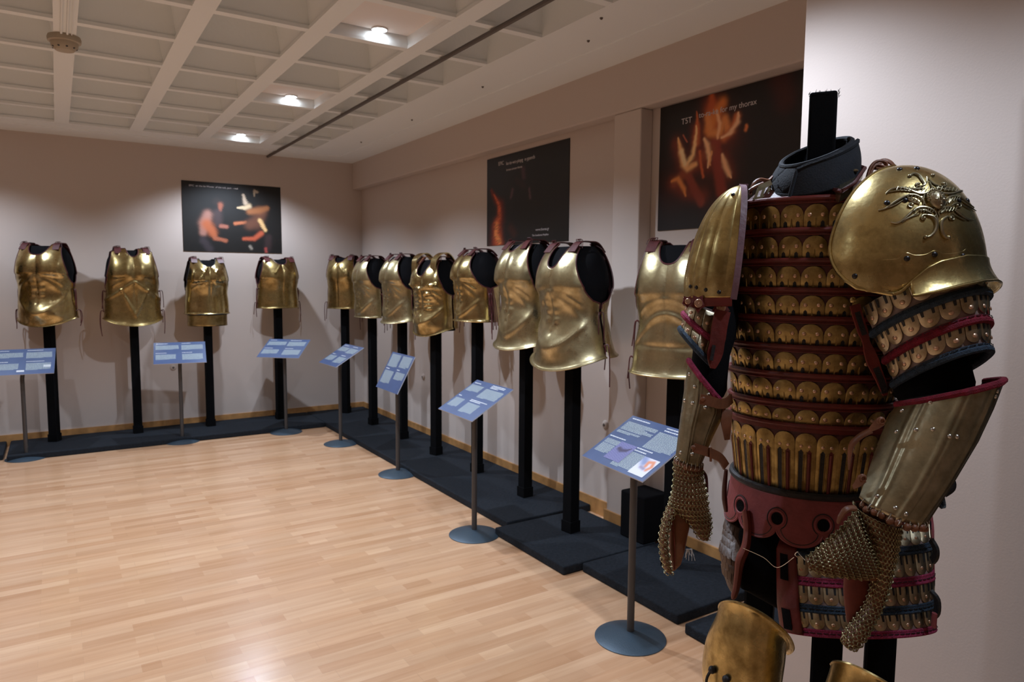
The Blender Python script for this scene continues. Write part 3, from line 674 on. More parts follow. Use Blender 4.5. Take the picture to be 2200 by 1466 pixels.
for (x, y, th, a, b, zb, zt, op, lab, plab, ext) in CU:
    t, surf, H, az, bz = cuirass(x, y, R_(th), a, b, zb, zt, lab, **op)
    post_and_form(x, y, R_(th), a, b, zb, zt, plab, True, az, bz, .035, ext)
    if 'belly band' in lab:
        mb = MB(); mb.grid(lambda u, v: Vector((.188*math.sin(PI*(u-.5)*1.04), -.152*math.cos(PI*(u-.5)*1.04), -.125+.12*v)), 48, 8); mb.build('belly_band', 'brass_dark', t, solid=.003)
        mb = MB(); mb.tube([Vector((.20*math.cos(2*PI*k/48), .165*math.sin(2*PI*k/48), -.004)) for k in range(48)], .006, 6, closed=True); mb.build('leather_band', 'black_leather', t)
    if 'ribs' in lab:
        for s_ in (-1, 1):
            mb = MB(); pts = [Vector((s_*.115, -.14, H-.13)), Vector((s_*.12, -.13, H-.02)), Vector((s_*.125, -.06, H+.035)), Vector((s_*.125, .02, H+.035)), Vector((s_*.125, .10, H-.04))]
            mb.strap(smooth_path(pts, 6), Vector((1, 0, 0)), .03, .008); mb.build('shoulder_band', 'brass', t)
    if 'red-laced' in plab:
        mb = MB()
        for k in range(5): mb.tube(smooth_path([surf(1, .5, -1)+Vector((.006, .012*k, 0)), surf(1, .2, -1)+Vector((.012, .012*k, 0)), surf(1, 0, -1)+Vector((.012, .014*k, -.03-.03*(k % 2)))], 5), .004, 5)
        mb.build('side_lacing', 'maroon', t)
# dark red leather armour skirt and greaves at the left edge
t = thing('leather_skirt', (-3.95, -.33, .55), 'dark red leather flaps seen at the left edge of the photo', 'leather skirt')
mb = MB()
for k in range(14):
    x = -4.12+.024*k; mb.strap([(x, -.36-.03*math.sin(k*.24), 1.0), (x+.003, -.40, .82), (x-.002, -.39, .66+.03*(k % 2))], Vector((1, 0, 0)), .011, .005)
mb.build('leather_strip', 'maroon', t)

# ================================================================= the large armour in front
AX, AY, ANG = -1.55, -6.962, R_(-57.9)
EX = Vector((math.cos(ANG), math.sin(ANG), 0)); EY = Vector((-math.sin(ANG), math.cos(ANG), 0)); EZ = Vector((0, 0, 1))
def LW(x, y, z): return Vector((AX, AY, 0))+EX*x+EY*y+EZ*z
class Arc:      # half or full oval section: left and right end, distance, bulge towards the viewer's side, lift of the near side
    def __init__(s, L, R, D, bulge, lift=0., D2=None, back=None):
        s.b = back if back is not None else 1.; L0 = Vector((L[0], L[1])); R0 = Vector((R[0], R[1])); ln = (R0-L0).length; dr = (R0-L0)/ln; l_ = L0.copy(); r_ = R0.copy()
        for it in range(5):
            s.l = at(l_.x, l_.y, D); s.r = at(r_.x, r_.y, D2 or D); s.c = (s.l+s.r)/2; s.m = (s.r-s.l)/2
            view = (CAM-s.c); view.z = 0; view.normalize(); mm = s.m.copy(); mm.normalize(); view = (view-mm*view.dot(mm)).normalized()
            s.q = view*bulge+EZ*lift
            if abs(dr.y) > abs(dr.x)*1.3: break
            ts = []
            for k in range(24):
                d = s.p(2*PI*k/24)-CAM; w_ = d.dot(FW); ts.append((Vector((1100+FPX*d.dot(RX)/w_, 733-FPX*d.dot(UP)/w_))-L0).dot(dr))
            l_ = l_-dr*min(ts)*.9; r_ = r_-dr*(max(ts)-ln)*.9
            if (r_-l_).dot(dr) < ln*.2: break
    def p(s, a):    # a = -90..90 deg front from left to right, beyond = behind
        c = math.cos(a); return s.c+s.m*math.sin(a)+s.q*(c if c > 0 else c*s.b)
    def n(s, a):
        d = (s.m*math.cos(a)-s.q*math.sin(a)); 
        g = s.m.cross(s.q); v = d.cross(g).normalized()
        return v if v.dot(s.p(a)-s.c) > 0 else -v
class LArc(Arc):  # oval in the armour's own frame
    def __init__(s, a, b, z, cx=0., cy=0., lift=0.):
        s.c = LW(cx, cy, z); s.m = EX*a; s.q = -EY*b+EZ*lift; s.b = 1.
class Band:      # surface between a lower and an upper section, measured in metres round its middle
    def __init__(s, lo, hi, a0=-90., a1=90.):
        s.lo, s.hi, s.a0, s.a1 = lo, hi, R_(a0), R_(a1); n = 160; s.A = [s.a0+(s.a1-s.a0)*i/n for i in range(n+1)]
        s.S = [0.]
        for i in range(n): s.S.append(s.S[-1]+(s.mid(s.A[i+1])-s.mid(s.A[i])).length)
        s.L = s.S[-1]; s.H = (hi.p(0)-lo.p(0)).length
    def mid(s, a): return (s.lo.p(a)+s.hi.p(a))/2
    def ang(s, d): return float(np.interp(d, s.S, s.A))
    def P(s, d, v, h=0.):
        a = s.ang(d); return s.lo.p(a).lerp(s.hi.p(a), v)+(s.lo.n(a).lerp(s.hi.n(a), v)).normalized()*h
    def nrm(s, d, v): a = s.ang(d); return (s.lo.n(a).lerp(s.hi.n(a), v)).normalized()
    def sheet(s, mb, mi=0, h=0., n=48, nv=4, v0=0., v1=1.): mb.grid(lambda u, v: s.P(u*s.L, v0+(v1-v0)*v, h), n, nv, mi)
    def plate(s, mb, d0, d1, v0, v1, mi, h0=.0008, h1=.0026, up=True, k=9, curl=0.):
        r = (d1-d0)/2; rv = min(r/s.H, (v1-v0)*.95); dc = (d0+d1)/2; out = []
        if up: out = [(d0, v0), (d1, v0)]+[(dc+r*math.cos(PI*i/k), v1-rv+rv*math.sin(PI*i/k)) for i in range(k+1)]
        else: out = [(d1, v1), (d0, v1)]+[(dc-r*math.cos(PI*i/k), v0+rv-rv*math.sin(PI*i/k)) for i in range(k+1)]
        cen = (dc, (v0+v1)/2); n = len(out); vs = [s.P(*cen, h1+.0012)]
        for f_, hh in ((.93, h1+.0004), (1., h1-.0004), (1., h0)): vs += [s.P(cen[0]+(d-cen[0])*f_, cen[1]+(v-cen[1])*f_, hh) for d, v in out]
        fs = [(0, 1+i, 1+(i+1) % n) for i in range(n)]
        for q in range(2): fs += [(1+q*n+i, 1+(q+1)*n+i, 1+(q+1)*n+(i+1) % n, 1+q*n+(i+1) % n) for i in range(n)]
        mb.add(vs, fs, mi)
    def edge(s, mb, v, r, mi=0, h=0., n=60, d0=None, d1=None, flat=1.):
        d0 = 0 if d0 is None else d0; d1 = s.L if d1 is None else d1
        mb.tube([s.P(d0+(d1-d0)*i/n, v, h) for i in range(n+1)], r, 8, mi, flat=flat)
    def stitches(s, mb, v, h, mi=0, st=.012, d0=0., d1=None):
        d = d0; d1 = s.L if d1 is None else d1
        while d < d1-st:
            mb.tube([s.P(d, v, h), s.P(d+st*.35, v, h+.0012), s.P(d+st*.75, v, h)], .0009, 4, mi); d += st
def rows(mb, bd, n, v0, v1, mi, rv, up=True, riv=2, slots=True, gap=.0012, rr=.0042, dd0=0., dd1=None):
    dd1 = bd.L if dd1 is None else dd1; W_ = (dd1-dd0)/n
    for i in range(n):
        a, b = dd0+i*W_, dd0+(i+1)*W_; hh = .0022+.0009*(i % 2)
        bd.plate(mb, a+gap*.5, b-gap*.2, v0, v1, mi, .0004, hh, up)
        for k in range(riv):
            d = a+W_*((k+.5)/riv if riv == 2 else .5); d = (a+b)/2+(d-(a+b)/2)*1.06
            mb.dome(bd.P(d, rv, hh+.0004), bd.nrm(d, rv), rr, 2, .45)
            if slots:
                lo, hi = (v0-.02, v0+(rv-v0)*.45) if up else (rv+(v1-rv)*.36, v1)
                if up:
                    for e, mi2 in ((0, 3),): mb.add([bd.P(d-rr*.85, lo, hh+.0012), bd.P(d+rr*.85, lo, hh+.0012), bd.P(d+rr*.7, hi, hh+.0012), bd.P(d, hi+.05, hh+.0012), bd.P(d-rr*.7, hi, hh+.0012)], [(0, 1, 2, 3, 4)], mi2)
                else:
                    for e in (-1, 1):
                        x = d+e*W_*.26; mb.add([bd.P(x-rr*.42, lo, hh+.0014), bd.P(x+rr*.42, lo, hh+.0014), bd.P(x+rr*.55, hi, hh+.0016), bd.P(x-rr*.55, hi, hh+.0016)], [(0, 1, 2, 3)], 3)
        if slots and up:
            d = (a+b)/2; mb.tube([bd.P(d, v0, hh+.001), bd.P(d, v0+(rv-v0)*.75, hh+.001)], [.0022, .0008], 5, mi)
mb = MB(); mb.box((-.95, -8.3, .0), (-.925, -7.215, 2.27)); o = mb.build('display_board', 'black_leather', smooth=False); tag(o, 'tall dark display board standing by the near wall, just right of the photo', 'board'); bv = o.modifiers.new('b', 'BEVEL'); bv.width = .01  # unseen blocker, added to cast the upright shadow on the near wall
# ---- stand
t = thing('armour_stand', (AX, AY, 0), 'black cloth-wrapped wooden stand carrying the large armour, its post rising above the collar', 'armour stand')
def lbox(mb, x0, y0, z0, x1, y1, z1, ins=0.):
    vs = [LW(*p) for p in [(x0, y0, z0), (x1, y0, z0), (x1, y1, z0), (x0, y1, z0), (x0+ins, y0+ins, z1), (x1-ins, y0+ins, z1), (x1-ins, y1-ins, z1), (x0+ins, y1-ins, z1)]]
    mb.add(vs, [(0, 3, 2, 1), (4, 5, 6, 7), (0, 1, 5, 4), (1, 2, 6, 5), (2, 3, 7, 6), (3, 0, 4, 7)])
mb = MB(); lbox(mb, -.031, -.031, .95, .031, .031, 2.022, .002); o = mb.build('top_post', 'black_post', t, smooth=False)
bv = o.modifiers.new('b', 'BEVEL'); bv.width = .006; bv.segments = 3
mb = MB()
for k in range(26):
    a = random.uniform(-.031, .031); e = random.choice([(a, -.031), (a, .031), (.031, a), (-.031, a)]); p = LW(e[0], e[1], 2.018)
    mb.tube([p, p+Vector((random.uniform(-.004, .004), random.uniform(-.004, .004), random.uniform(.002, .008)))], [.0006, .0003], 4)
mb.build('frayed_thread', 'black_post', t)['kind'] = 'stuff'
for nm, x0, y0 in (('leg', -.128, -.03), ('leg', .029, -.03), ('leg', .150, .10)):
    mb = MB(); lbox(mb, x0, y0, .001, x0+.068, y0+.066, .99); o = mb.build(nm, 'black_post', t, smooth=False); bv = o.modifiers.new('b', 'BEVEL'); bv.width = .006
mb = MB(); lbox(mb, -.130, -.034, .96, .112, .036, 1.03); lbox(mb, .04, .03, .965, .216, .17, 1.025); mb.build('crossbar', 'black_post', t, smooth=False)
mb = MB()
secs = [LArc(.155, .105, z) for z in (1.04, 1.2)]+[LArc(.165, .108, z) for z in (1.35, 1.5, 1.66)]+[LArc(.158, .100, 1.76), LArc(.12, .08, 1.80), LArc(.05, .045, 1.83)]
mb.grid(lambda u, v: secs[round(v*7)].p(2*PI*u), 40, 7, cu=True); mb.build('torso_form', 'black_cloth', t)
# stub arms of the form
for pts, rr in (([LW(-.13, 0, 1.70), LW(-.20, -.01, 1.62), at(1528, 760, 1.63), at(1520, 850, 1.63)], [.05, .05, .042, .036]), ([LW(.13, 0, 1.70), LW(.2, -.03, 1.62), at(1990, 760, 1.47), at(2010, 850, 1.45)], [.05, .06, .075, .07])):
    mb = MB(); mb.tube(smooth_path(pts, 4), [rr[min(int(i/4), 3)] for i in range(13)], 16); mb.build('arm_form', 'black_cloth', t)
# ---- padded collar
t = thing('padded_collar', LW(0, 0, 1.78), 'dark navy quilted neck collar wrapped around the post', 'collar')
hi = Arc((1684, 358), (1824, 298), 1.60, .078, -.032); lo = Arc((1660, 414), (1829, 364), 1.60, .088, -.040)
bd = Band(lo, hi, -200, 160)
mb = MB(); mb.grid(lambda u, v: bd.P(u*bd.L, v, .004+.006*math.sin(PI*v)-.003*(abs(math.sin(u*24+v*2.5)) < .12)-.0025*(abs(math.sin(u*24-v*2.5)) < .12)), 160, 20); mb.build('quilted_band', 'navy', t, solid=.006)
mb = MB(); bd.edge(mb, 1, .006, 0, .004); bd.edge(mb, 0, .005, 0, .004); mb.build('binding', 'navy', t)
bd2 = Band(lo, hi, -48, 60)
mb = MB(); mb.grid(lambda u, v: bd2.P(u*bd2.L, v*(.90+.08*math.sin(PI*min(u*3, .5))), .014+.004*math.sin(PI*v)*min(1, u*8)), 60, 16); mb.tube([bd2.P(0, v, .015) for v in np.linspace(0, .9, 8)]+[bd2.P(u*bd2.L, .9+.08*math.sin(PI*min(u*3, .5)), .015) for u in np.linspace(.02, 1, 30)], .0035, 6); mb.build('overlap_flap', 'navy', t, solid=.004)
# ---- lamellar cuirass
t = thing('lamellar_cuirass', LW(0, 0, 1.12), 'lamellar body armour of brass scale rows edged in dark red leather', 'body armour')
ZB = [1.776, 1.708, 1.642, 1.578, 1.516, 1.452, 1.390, 1.326, 1.278]
SM = ['maroon', 'brass_scale', 'copper', 'black_leather', 'red_leather']
for i in range(8):
    zt, zb = ZB[i], ZB[i+1]; wa = (.168, .176, .181, .183, .182, .180, .177, .174, .172)
    A = wa[i]; hi = LArc(A+.006, .122+.006, zt); lo = LArc(wa[i+1]-.003, .122-.003, zb-.004)
    if i == 7: lo = LArc(.170, .122, 1.262)
    bd = Band(lo, hi, -180, 180); mb = MB(); bd.sheet(mb, 0, 0, 96, 3); n = 19
    off = (bd.L/n)*(.5 if i % 2 else .12)
    rows(mb, bd, n, .10, .82, 1, .50, True, 2, True, rr=.0050, dd0=0, dd1=bd.L)
    o = mb.build('lamellar_row', SM, t)
    mb = MB(); hi2 = Band(LArc(A+.007, .129, zt-.012), LArc(A+.007, .129, zt), -180, 180)
    hi2.sheet(mb, 0, .0015, 96, 1); hi2.edge(mb, 1, .0052, 0, .001, 96, flat=1.1); hi2.edge(mb, .15, .0012, 0, .003, 96); mb.build('leather_edging', 'red_leather', o)
# rounded chest yoke between top row and collar
bd = Band(LArc(.172, .126, 1.774), LArc(.125, .09, 1.815), -180, 180); mb = MB(); bd.sheet(mb, 0, 0, 64, 3); mb.build('chest_yoke', 'maroon', t)
# long plates at the waist, slotted
bd = Band(LArc(.158, .112, 1.135, lift=-.012), LArc(.176, .128, 1.272), -180, 180)
mb = MB(); bd.sheet(mb, 0, 0, 96, 4)
n = 21; W_ = bd.L/n
for i in range(n):
    a, b = i*W_, (i+1)*W_; hh = .0022+.001*(i % 2); bd.plate(mb, a+.0005, b, -.02, .93, 1, .0004, hh, True)
    for k, (q, mi) in enumerate(((.27, 3), (.66, 4))):
        x = a+W_*(q+.02); hw = .0042
        for (s_, e_, m_, h_) in ((0, hw, mi, .0014),):
            mb.add([bd.P(x-hw, .0, hh+h_), bd.P(x+hw, .0, hh+h_), bd.P(x+hw, .64, hh+h_), bd.P(x, .68, hh+h_), bd.P(x-hw, .64, hh+h_)], [(0, 1, 2, 3, 4)], m_)
        if k: mb.tube([bd.P(x, .02, hh+.001), bd.P(x, .62, hh+.001)], .0033, 6, 4)
        for e in (-1, 1): mb.tube([bd.P(x+e*(hw+.001), .01, hh+.0015), bd.P(x+e*(hw+.001), .64, hh+.0015)], .0010, 5, 1)
        mb.dome(bd.P(x, .73, hh+.0008), bd.nrm(x, .7), .0040, 2, .45)
    mb.tube([bd.P(a+W_*.47, .02, hh+.001), bd.P(a+W_*.47, .6, hh+.001)], .0016, 5, 1)
o = mb.build('waist_plates', SM, t)
mb = MB(); hi2 = Band(LArc(.180, .132, 1.264), LArc(.180, .132, 1.278), -180, 180); hi2.sheet(mb, 0, .001, 96, 1); hi2.edge(mb, 1, .005, 0, .001, 96); mb.build('leather_edging', 'red_leather', o)
mb = MB(); bt = Band(LArc(.165, .119, 1.128, lift=-.014), LArc(.165, .119, 1.138, lift=-.014), -180, 180); bt.edge(mb, .5, .0085, 0, .004, 96); mb.build('waist_roll', 'black_leather', t)
# small side parts of the cuirass
mb = MB(); mb.strap([at(1563, 880, 1.56), at(1560, 905, 1.55), at(1562, 945, 1.56)], RX, [.011, .012, .006], .004); mb.build('side_tab', 'tan_leather', t)
mb = MB(); mb.tube(smooth_path([at(1872, 925, 1.40), at(1845, 940, 1.41), at(1828, 962, 1.42), at(1824, 1010, 1.425)], 5), [.008]*11+[.007, .006, .005, .003, .002], 8, flat=.5); mb.build('curved_strap', 'tan_leather', t)
# steel shoulder clasps, shoulder plate and knots
mb = MB(); P_ = lambda x, y: at(x, y, 1.60)
for x in (1622, 1634, 1646): mb.strap([P_(x, 427), P_(x+8, 404)], RX, .0028, .003)
mb.strap([P_(1618, 428), P_(1655, 421)], UP, .003, .003); mb.strap([P_(1630, 405), P_(1657, 392)], UP, .006, .003)
mb.build('shoulder_clasp', 'bronze_grey', t)
mb = MB(); mb.tube(smooth_path([at(1612, 418, 1.62), at(1618, 396, 1.62), at(1632, 386, 1.62), at(1650, 388, 1.62), at(1660, 380, 1.62)], 5), .0055, 6, flat=.7)
mb.tube(smooth_path([at(1610, 410, 1.615), at(1622, 402, 1.61), at(1640, 394, 1.61)], 5), .004, 6); mb.build('shoulder_lace', 'tan_leather', t)
mb = MB(); q = [at(*p) for p in ((1775, 405, 1.56), (1795, 372, 1.60), (1830, 352, 1.60), (1858, 362, 1.56), (1835, 395, 1.46), (1808, 412, 1.45))]
mb.add(q+[p-EZ*.02+FW*.01 for p in q], [(0, 1, 2, 3, 4, 5), (11, 10, 9, 8, 7, 6)]+[(i, 6+i, 6+(i+1) % 6, (i+1) % 6) for i in range(6)]); so = mb.build('shoulder_plate', 'bronze_grey', t, smooth=False)
mb = MB(); mb.tube([p+EZ*.001 for p in q], .0045, 6, closed=True); mb.build('plate_edging', 'maroon', so)
mb = MB()
for k in range(3): mb.ball(at(1808+14*k, 385-9*k, 1.52), (.008, .008, .004), 8)
mb.build('plate_boss', 'bronze_grey', so)
mb = MB()
for path in ([(1862, 385), (1870, 360), (1884, 347), (1902, 350), (1900, 362), (1880, 362)], [(1878, 356), (1898, 345), (1914, 350), (1922, 364), (1900, 362)], [(1866, 384), (1880, 356), (1905, 362), (1925, 372)]):
    mb.tube(smooth_path([at(x, y, 1.53) for x, y in path], 5), .0058, 7, flat=.6)
mb.build('leather_knot', 'tan_leather', t)
# ---- shoulder guards (domes)
class Dome:
    def __init__(s, cpx, cpy, D, axdeg, a, b, hgt, zbot, pw=2.3, lean=0.):
        s.lean = lean
        s.c = at(cpx, cpy, D); s.c.z = 0; tw = -FW; tw = Vector((tw.x, tw.y, 0)).normalized(); rr = Vector((RX.x, RX.y, 0)).normalized(); s.rr = rr
        s.A = tw*math.cos(R_(axdeg))+rr*math.sin(R_(axdeg)); s.B = -s.A.cross(EZ) if True else None
        if s.B.dot(rr) < 0: s.B = -s.B
        s.a, s.b, s.h, s.z0, s.pw = a, b, hgt, zbot, pw
    def P(s, ph, z, h=0.):      # ph azimuth in degrees (0 = outward axis, + to viewer's right)
        q = min(1, max(0, (z-s.z0)/s.h)); k = (1-q**s.pw)**(1/2.0); 
        low = 1-.05*(1-min(1, q/.35))**2
        return s.c+s.A*((s.a*k*low+h)*math.cos(R_(ph)))+s.B*((s.b*k*low+h)*math.sin(R_(ph)))+EZ*(z)+s.rr*s.lean*(z-s.z0)
t = thing('shoulder_guard', at(1945, 500, 1.47), 'large brass shoulder guard dome with a winged face ornament', 'shoulder guard', 'shoulder guards of the large armour')
dm = Dome(1933, 500, 1.47, 22, .150, .177, .281, 1.555, 2.5)
ztop = dm.z0+dm.h
def zlow(ph):       # lower edge of the dome: lobe on the left, then arched rivet line
    return float(np.interp(ph, [-105, -62, -50, -43, -36, -28, -20, 0, 20, 45, 70, 95], [1.578, 1.570, 1.572, 1.578, 1.600, 1.622, 1.634, 1.646, 1.646, 1.638, 1.618, 1.60]))
def dsurf(u, v):
    cut = max(0, 1-v/.30); ph = (-100+52*(1-math.sqrt(max(0, 1-cut*cut))))*(1-u)+105*u; z0 = zlow(ph); q = 1-(1-v)**1.6; return dm.P(ph, z0+(ztop-z0)*q)
mb = MB(); mb.grid(dsurf, 96, 60); o_d = mb.build('dome', 'brass_fg', t, solid=.0025)
dome_bvh = BVHTree.FromPolygons([Vector(v) for v in mb.v], mb.f)
mb = MB(); mb.tube([dsurf(0, v)+RX*.0 for v in np.linspace(0, .96, 30)], .0045, 7); mb.tube([dsurf(u, 0) for u in np.linspace(0, .12, 10)], .0035, 7); mb.build('rolled_rim', 'brass_fg', o_d)
FE = [(-36, 1.572), (-25, 1.580), (-10, 1.592), (5, 1.600), (20, 1.602), (40, 1.594), (65, 1.570), (85, 1.550), (100, 1.545)]
def fsurf(u, v):
    ph = -38+136*u; zt_ = zlow(ph)+.004; zb_ = float(np.interp(ph, [f[0] for f in FE], [f[1] for f in FE])); z = zt_+(zb_-zt_)*v
    p = dm.P(ph, max(z, 1.60), .0015+.004*math.sin(PI*min(v*1.4, 1))*0+.022*v**2.0+.002); p.z = z; return p
mb = MB(); mb.grid(fsurf, 80, 16); o_f = mb.build('flared_skirt', 'brass_fg', t, solid=.0025)
mb = MB(); mb.tube([fsurf(u, 1) for u in np.linspace(0, 1, 70)], .0028, 6); mb.build('skirt_rim', 'brass_fg', o_f)
fv = [fsurf(i/60, j/10) for j in range(11) for i in range(61)]
all_v = [Vector(v) for v in mb.v]
def hit(px, py, bv=None):
    d = ray(px, py).normalized(); r = (bv or dome_bvh).ray_cast(CAM, d)
    if r[0] is None: return None, None
    n = r[1]; n = n if n.dot(d) < 0 else -n
    return r[0], n
def on(px, py, h=0., bv=None):
    p, n = hit(px, py, bv)
    while p is None:
        px += (1940-px)*.03; py += (480-py)*.03; p, n = hit(px, py, bv)
    return p+n*h, n
O3 = lambda x, y: (1840+x/6.373, 330+y/6.373)
SC = 1.40/1509.5/6.373
def orn(mb, pts, wd, h=.003, flat=1., taper=True):
    sp = smooth_path([Vector((x, y, 0)) for x, y in pts], 5); L = len(sp); P3 = [on(*O3(p.x, p.y), h)[0] for p in sp]
    r = [max(.0009, wd*SC*.5*(math.sin(PI*min(max((i/(L-1))*.8+.14, 0), 1))**.8 if taper else 1)) for i in range(L)]
    mb.tube(P3, r, 8, flat=flat)
strokes = [([(720, 325), (780, 295), (850, 325), (895, 385), (925, 440), (890, 455)], 34), ([(870, 425), (830, 420), (805, 435), (830, 460), (900, 455), (955, 400), (955, 335)], 18), ([(970, 345), (1010, 400), (1070, 445), (1150, 468), (1210, 452), (1205, 422), (1170, 430)], 20),
 ([(400, 568), (480, 505), (600, 485), (720, 515), (850, 562), (960, 548), (1020, 490), (990, 425)], 26), ([(430, 545), (600, 520), (800, 540)], 16), ([(620, 480), (760, 500), (930, 490)], 26), ([(1030, 470), (1080, 530), (1180, 562), (1300, 562), (1400, 525), (1460, 520)], 26), ([(1080, 480), (1200, 510), (1330, 520)], 26), ([(1180, 480), (1280, 500), (1380, 535)], 14),
 ([(300, 790), (400, 765), (500, 695), (620, 620), (720, 580), (820, 590), (900, 650), (905, 715), (860, 740)], 24), ([(370, 775), (520, 720), (640, 645)], 16), ([(690, 615), (780, 640), (860, 690)], 22), ([(700, 640), (760, 660), (830, 690)], 16), ([(860, 705), (790, 680), (725, 690), (708, 730), (750, 745), (760, 715)], 15),
 ([(1225, 715), (1220, 650), (1275, 600), (1380, 600), (1450, 645), (1540, 715), (1645, 790)], 24), ([(1420, 655), (1510, 725), (1600, 785)], 18), ([(1400, 690), (1480, 740), (1560, 780)], 12), ([(1250, 690), (1280, 640), (1350, 630)], 22), ([(1290, 725), (1340, 692), (1400, 700), (1410, 740), (1365, 745), (1360, 720)], 15),
 ([(470, 948), (560, 962), (650, 900), (740, 820), (830, 755), (930, 745), (1030, 780), (1080, 840), (1045, 875)], 24), ([(540, 955), (680, 905), (820, 825)], 18), ([(620, 950), (740, 880), (850, 840)], 12), ([(850, 790), (930, 790), (1020, 835)], 26), ([(985, 850), (910, 848), (880, 885), (905, 915), (935, 895)], 18), ([(960, 850), (1040, 880), (1080, 960), (1065, 1060), (1000, 1135), (925, 1155)], 36),
 ([(1125, 870), (1110, 805), (1180, 752), (1290, 755), (1380, 810), (1480, 890), (1580, 920)], 24), ([(1340, 800), (1440, 880), (1540, 928)], 18), ([(1290, 830), (1400, 890), (1480, 925)], 12), ([(1140, 830), (1200, 790), (1310, 790)], 26), ([(1245, 870), (1300, 868), (1315, 910), (1275, 910)], 18), ([(1235, 868), (1165, 920), (1145, 1000), (1165, 1100), (1215, 1160), (1268, 1160)], 34),
 ([(1085, 850), (1095, 930), (1105, 1010)], 20), ([(985, 395), (1015, 470), (1030, 530)], 18), ([(930, 560), (900, 640), (940, 720)], 20), ([(1190, 600), (1200, 680), (1180, 740)], 18)]
mb = MB()
for pts, wd in strokes: orn(mb, pts, wd*1.4)
for (x, y) in [(1035, 315), (1175, 430), (755, 715), (1360, 725), (915, 895), (1270, 895), (835, 435), (1245, 1155), (940, 1150), (725, 325)]:
    p, n = on(*O3(x, y), .003); mb.dome(p, n, .0038, 0, .9)
# feather ribs inside the wings
for (x0, y0, x1, y1, n_) in ((560, 500, 950, 500, 9), (1090, 500, 1340, 520, 6), (700, 600, 870, 660, 5), (1240, 660, 1380, 625, 5), (760, 800, 1030, 800, 8), (1140, 790, 1330, 780, 6)):
    for k in range(n_):
        f = k/(n_-1); x = x0+(x1-x0)*f; y = y0+(y1-y0)*f; orn(mb, [(x-14, y+26), (x, y), (x+12, y-24)], 9, .0055, taper=False)
ho = mb.build('winged_ornament', 'bronze_grey', t)
hp, hn = on(*O3(1075, 655), .004); hu = (EZ-hn*EZ.dot(hn)).normalized(); hr = hu.cross(hn)
mb = MB(); mb.ball(hp, None, 20, 0, (hr*.0160, hn*.013, hu*.0205))
def fpt(x, y): q = x*x/.0135**2+y*y/.0175**2; return hp+(hr*x+hu*y)*1.17+hn*(.013*math.sqrt(max(0, 1-q)))
mb.tube([fpt(0, .005), fpt(0, 0)+hn*.001, fpt(0, -.0035)+hn*.0022], [.0010, .0014, .0020], 7)
for e in (-1, 1):
    mb.ball(fpt(e*.005, .0035), None, 8, 0, (hr*.0022, hn*.0012, hu*.0012)); mb.tube([fpt(e*.0022, .006), fpt(e*.005, .0072), fpt(e*.008, .0055)], .0008, 5)
    mb.ball(fpt(e*.006, -.004), None, 8, 0, (hr*.003, hn*.0014, hu*.003))
mb.ball(fpt(0, -.0085), None, 8, 0, (hr*.0032, hn*.0014, hu*.0008)); mb.ball(fpt(0, -.0105), None, 8, 0, (hr*.0026, hn*.0014, hu*.0009)); mb.ball(fpt(0, -.0145), None, 8, 0, (hr*.003, hn*.002, hu*.002))
for k in range(13):
    a = R_(-5+190*k/12); mb.ball(hp+hr*.0168*math.cos(a)+hu*(.0205*math.sin(a)+.001)+hn*.002, None, 8, 0, (hr*.0034, hn*.004, hu*.0034))
mb.tube([fpt(-.011, .0085), fpt(-.005, .0115), fpt(0, .0125), fpt(.005, .0115), fpt(.011, .0085)], .0012, 6)
mb.build('face_relief', 'bronze_grey', ho)
for x, y in ((590, 225), (825, 212), (420, 680), (665, 645), (1395, 650), (1510, 650), (1065, 1385), (1450, 1405), (690, 1440), (-20, 1640+40)):
    p, n = on(*O3(x, y), .001); mb = MB(); mb.dome(p, n, .0058, 0, .7, 12); mb.build('rivet', 'iron', t)
mb = MB(); orn(mb, [(360, 1458), (560, 1445), (620, 1400), (690, 1362), (800, 1395), (950, 1382), (1065, 1332), (1200, 1375), (1350, 1365), (1440, 1345), (1500, 1310), (1560, 1370), (1640, 1390)], 7, .0006, taper=False); mb.build('engraved_line', 'brass_fg', t)

t = thing('shoulder_guard', at(1530, 520, 1.68), 'smaller fluted brass shoulder guard with leather border, at the left of the large armour', 'shoulder guard', 'shoulder guards of the large armour')
dl = Dome(1563, 520, 1.62, -93, .100, .098, .268, 1.545, 2.3, .10)
def dsl(u, v):
    ph = -84+168*u; q = 1-(1-v)**1.5; z = 1.552+.004*abs(ph)/84+(dl.z0+dl.h-1.552)*q
    fl = .0032*abs(math.sin(R_(ph)*7.5))**.55*sstep(0, .12, v)*sstep(1, .62, v); return dl.P(ph, z, fl-.002)
mb = MB(); mb.grid(dsl, 160, 50); dlo = mb.build('dome', 'brass_fg', t, solid=.0025)
bvl = BVHTree.FromPolygons([Vector(v) for v in mb.v], mb.f)
mb = MB(); fr = [dsl(1, v) for v in np.linspace(0, 1, 40)]; mb.strap([p+RX*.004 for p in fr], [RX*1.+FW*-.3]*40, .0075, .005)
bk = [dsl(0, v) for v in np.linspace(0, 1, 30)]; mb.strap([p+RX*.003 for p in bk], RX, .007, .005)
mb.tube([p+RX*.011 for p in fr], .0045, 7); mb.build('leather_border', 'mauve_leather', t)
mb = MB(); lo_ = [dsl(u, 0)-EZ*.004 for u in np.linspace(0, 1, 60)]; mb.strap(lo_, EZ, .0075, .006); mb.tube([p-EZ*.008 for p in lo_], .0035, 6); mb.build('leather_border', 'red_leather', t)
for x, y in ((1487, 507), (1575, 419), (1484, 616), (1497, 618), (1517, 623), (1545, 628)):
    p, n = hit(x, y, bvl)
    if p: mb = MB(); mb.dome(p+n*.001, n, .0050, 0, .7, 10); mb.build('rivet', 'iron', t)
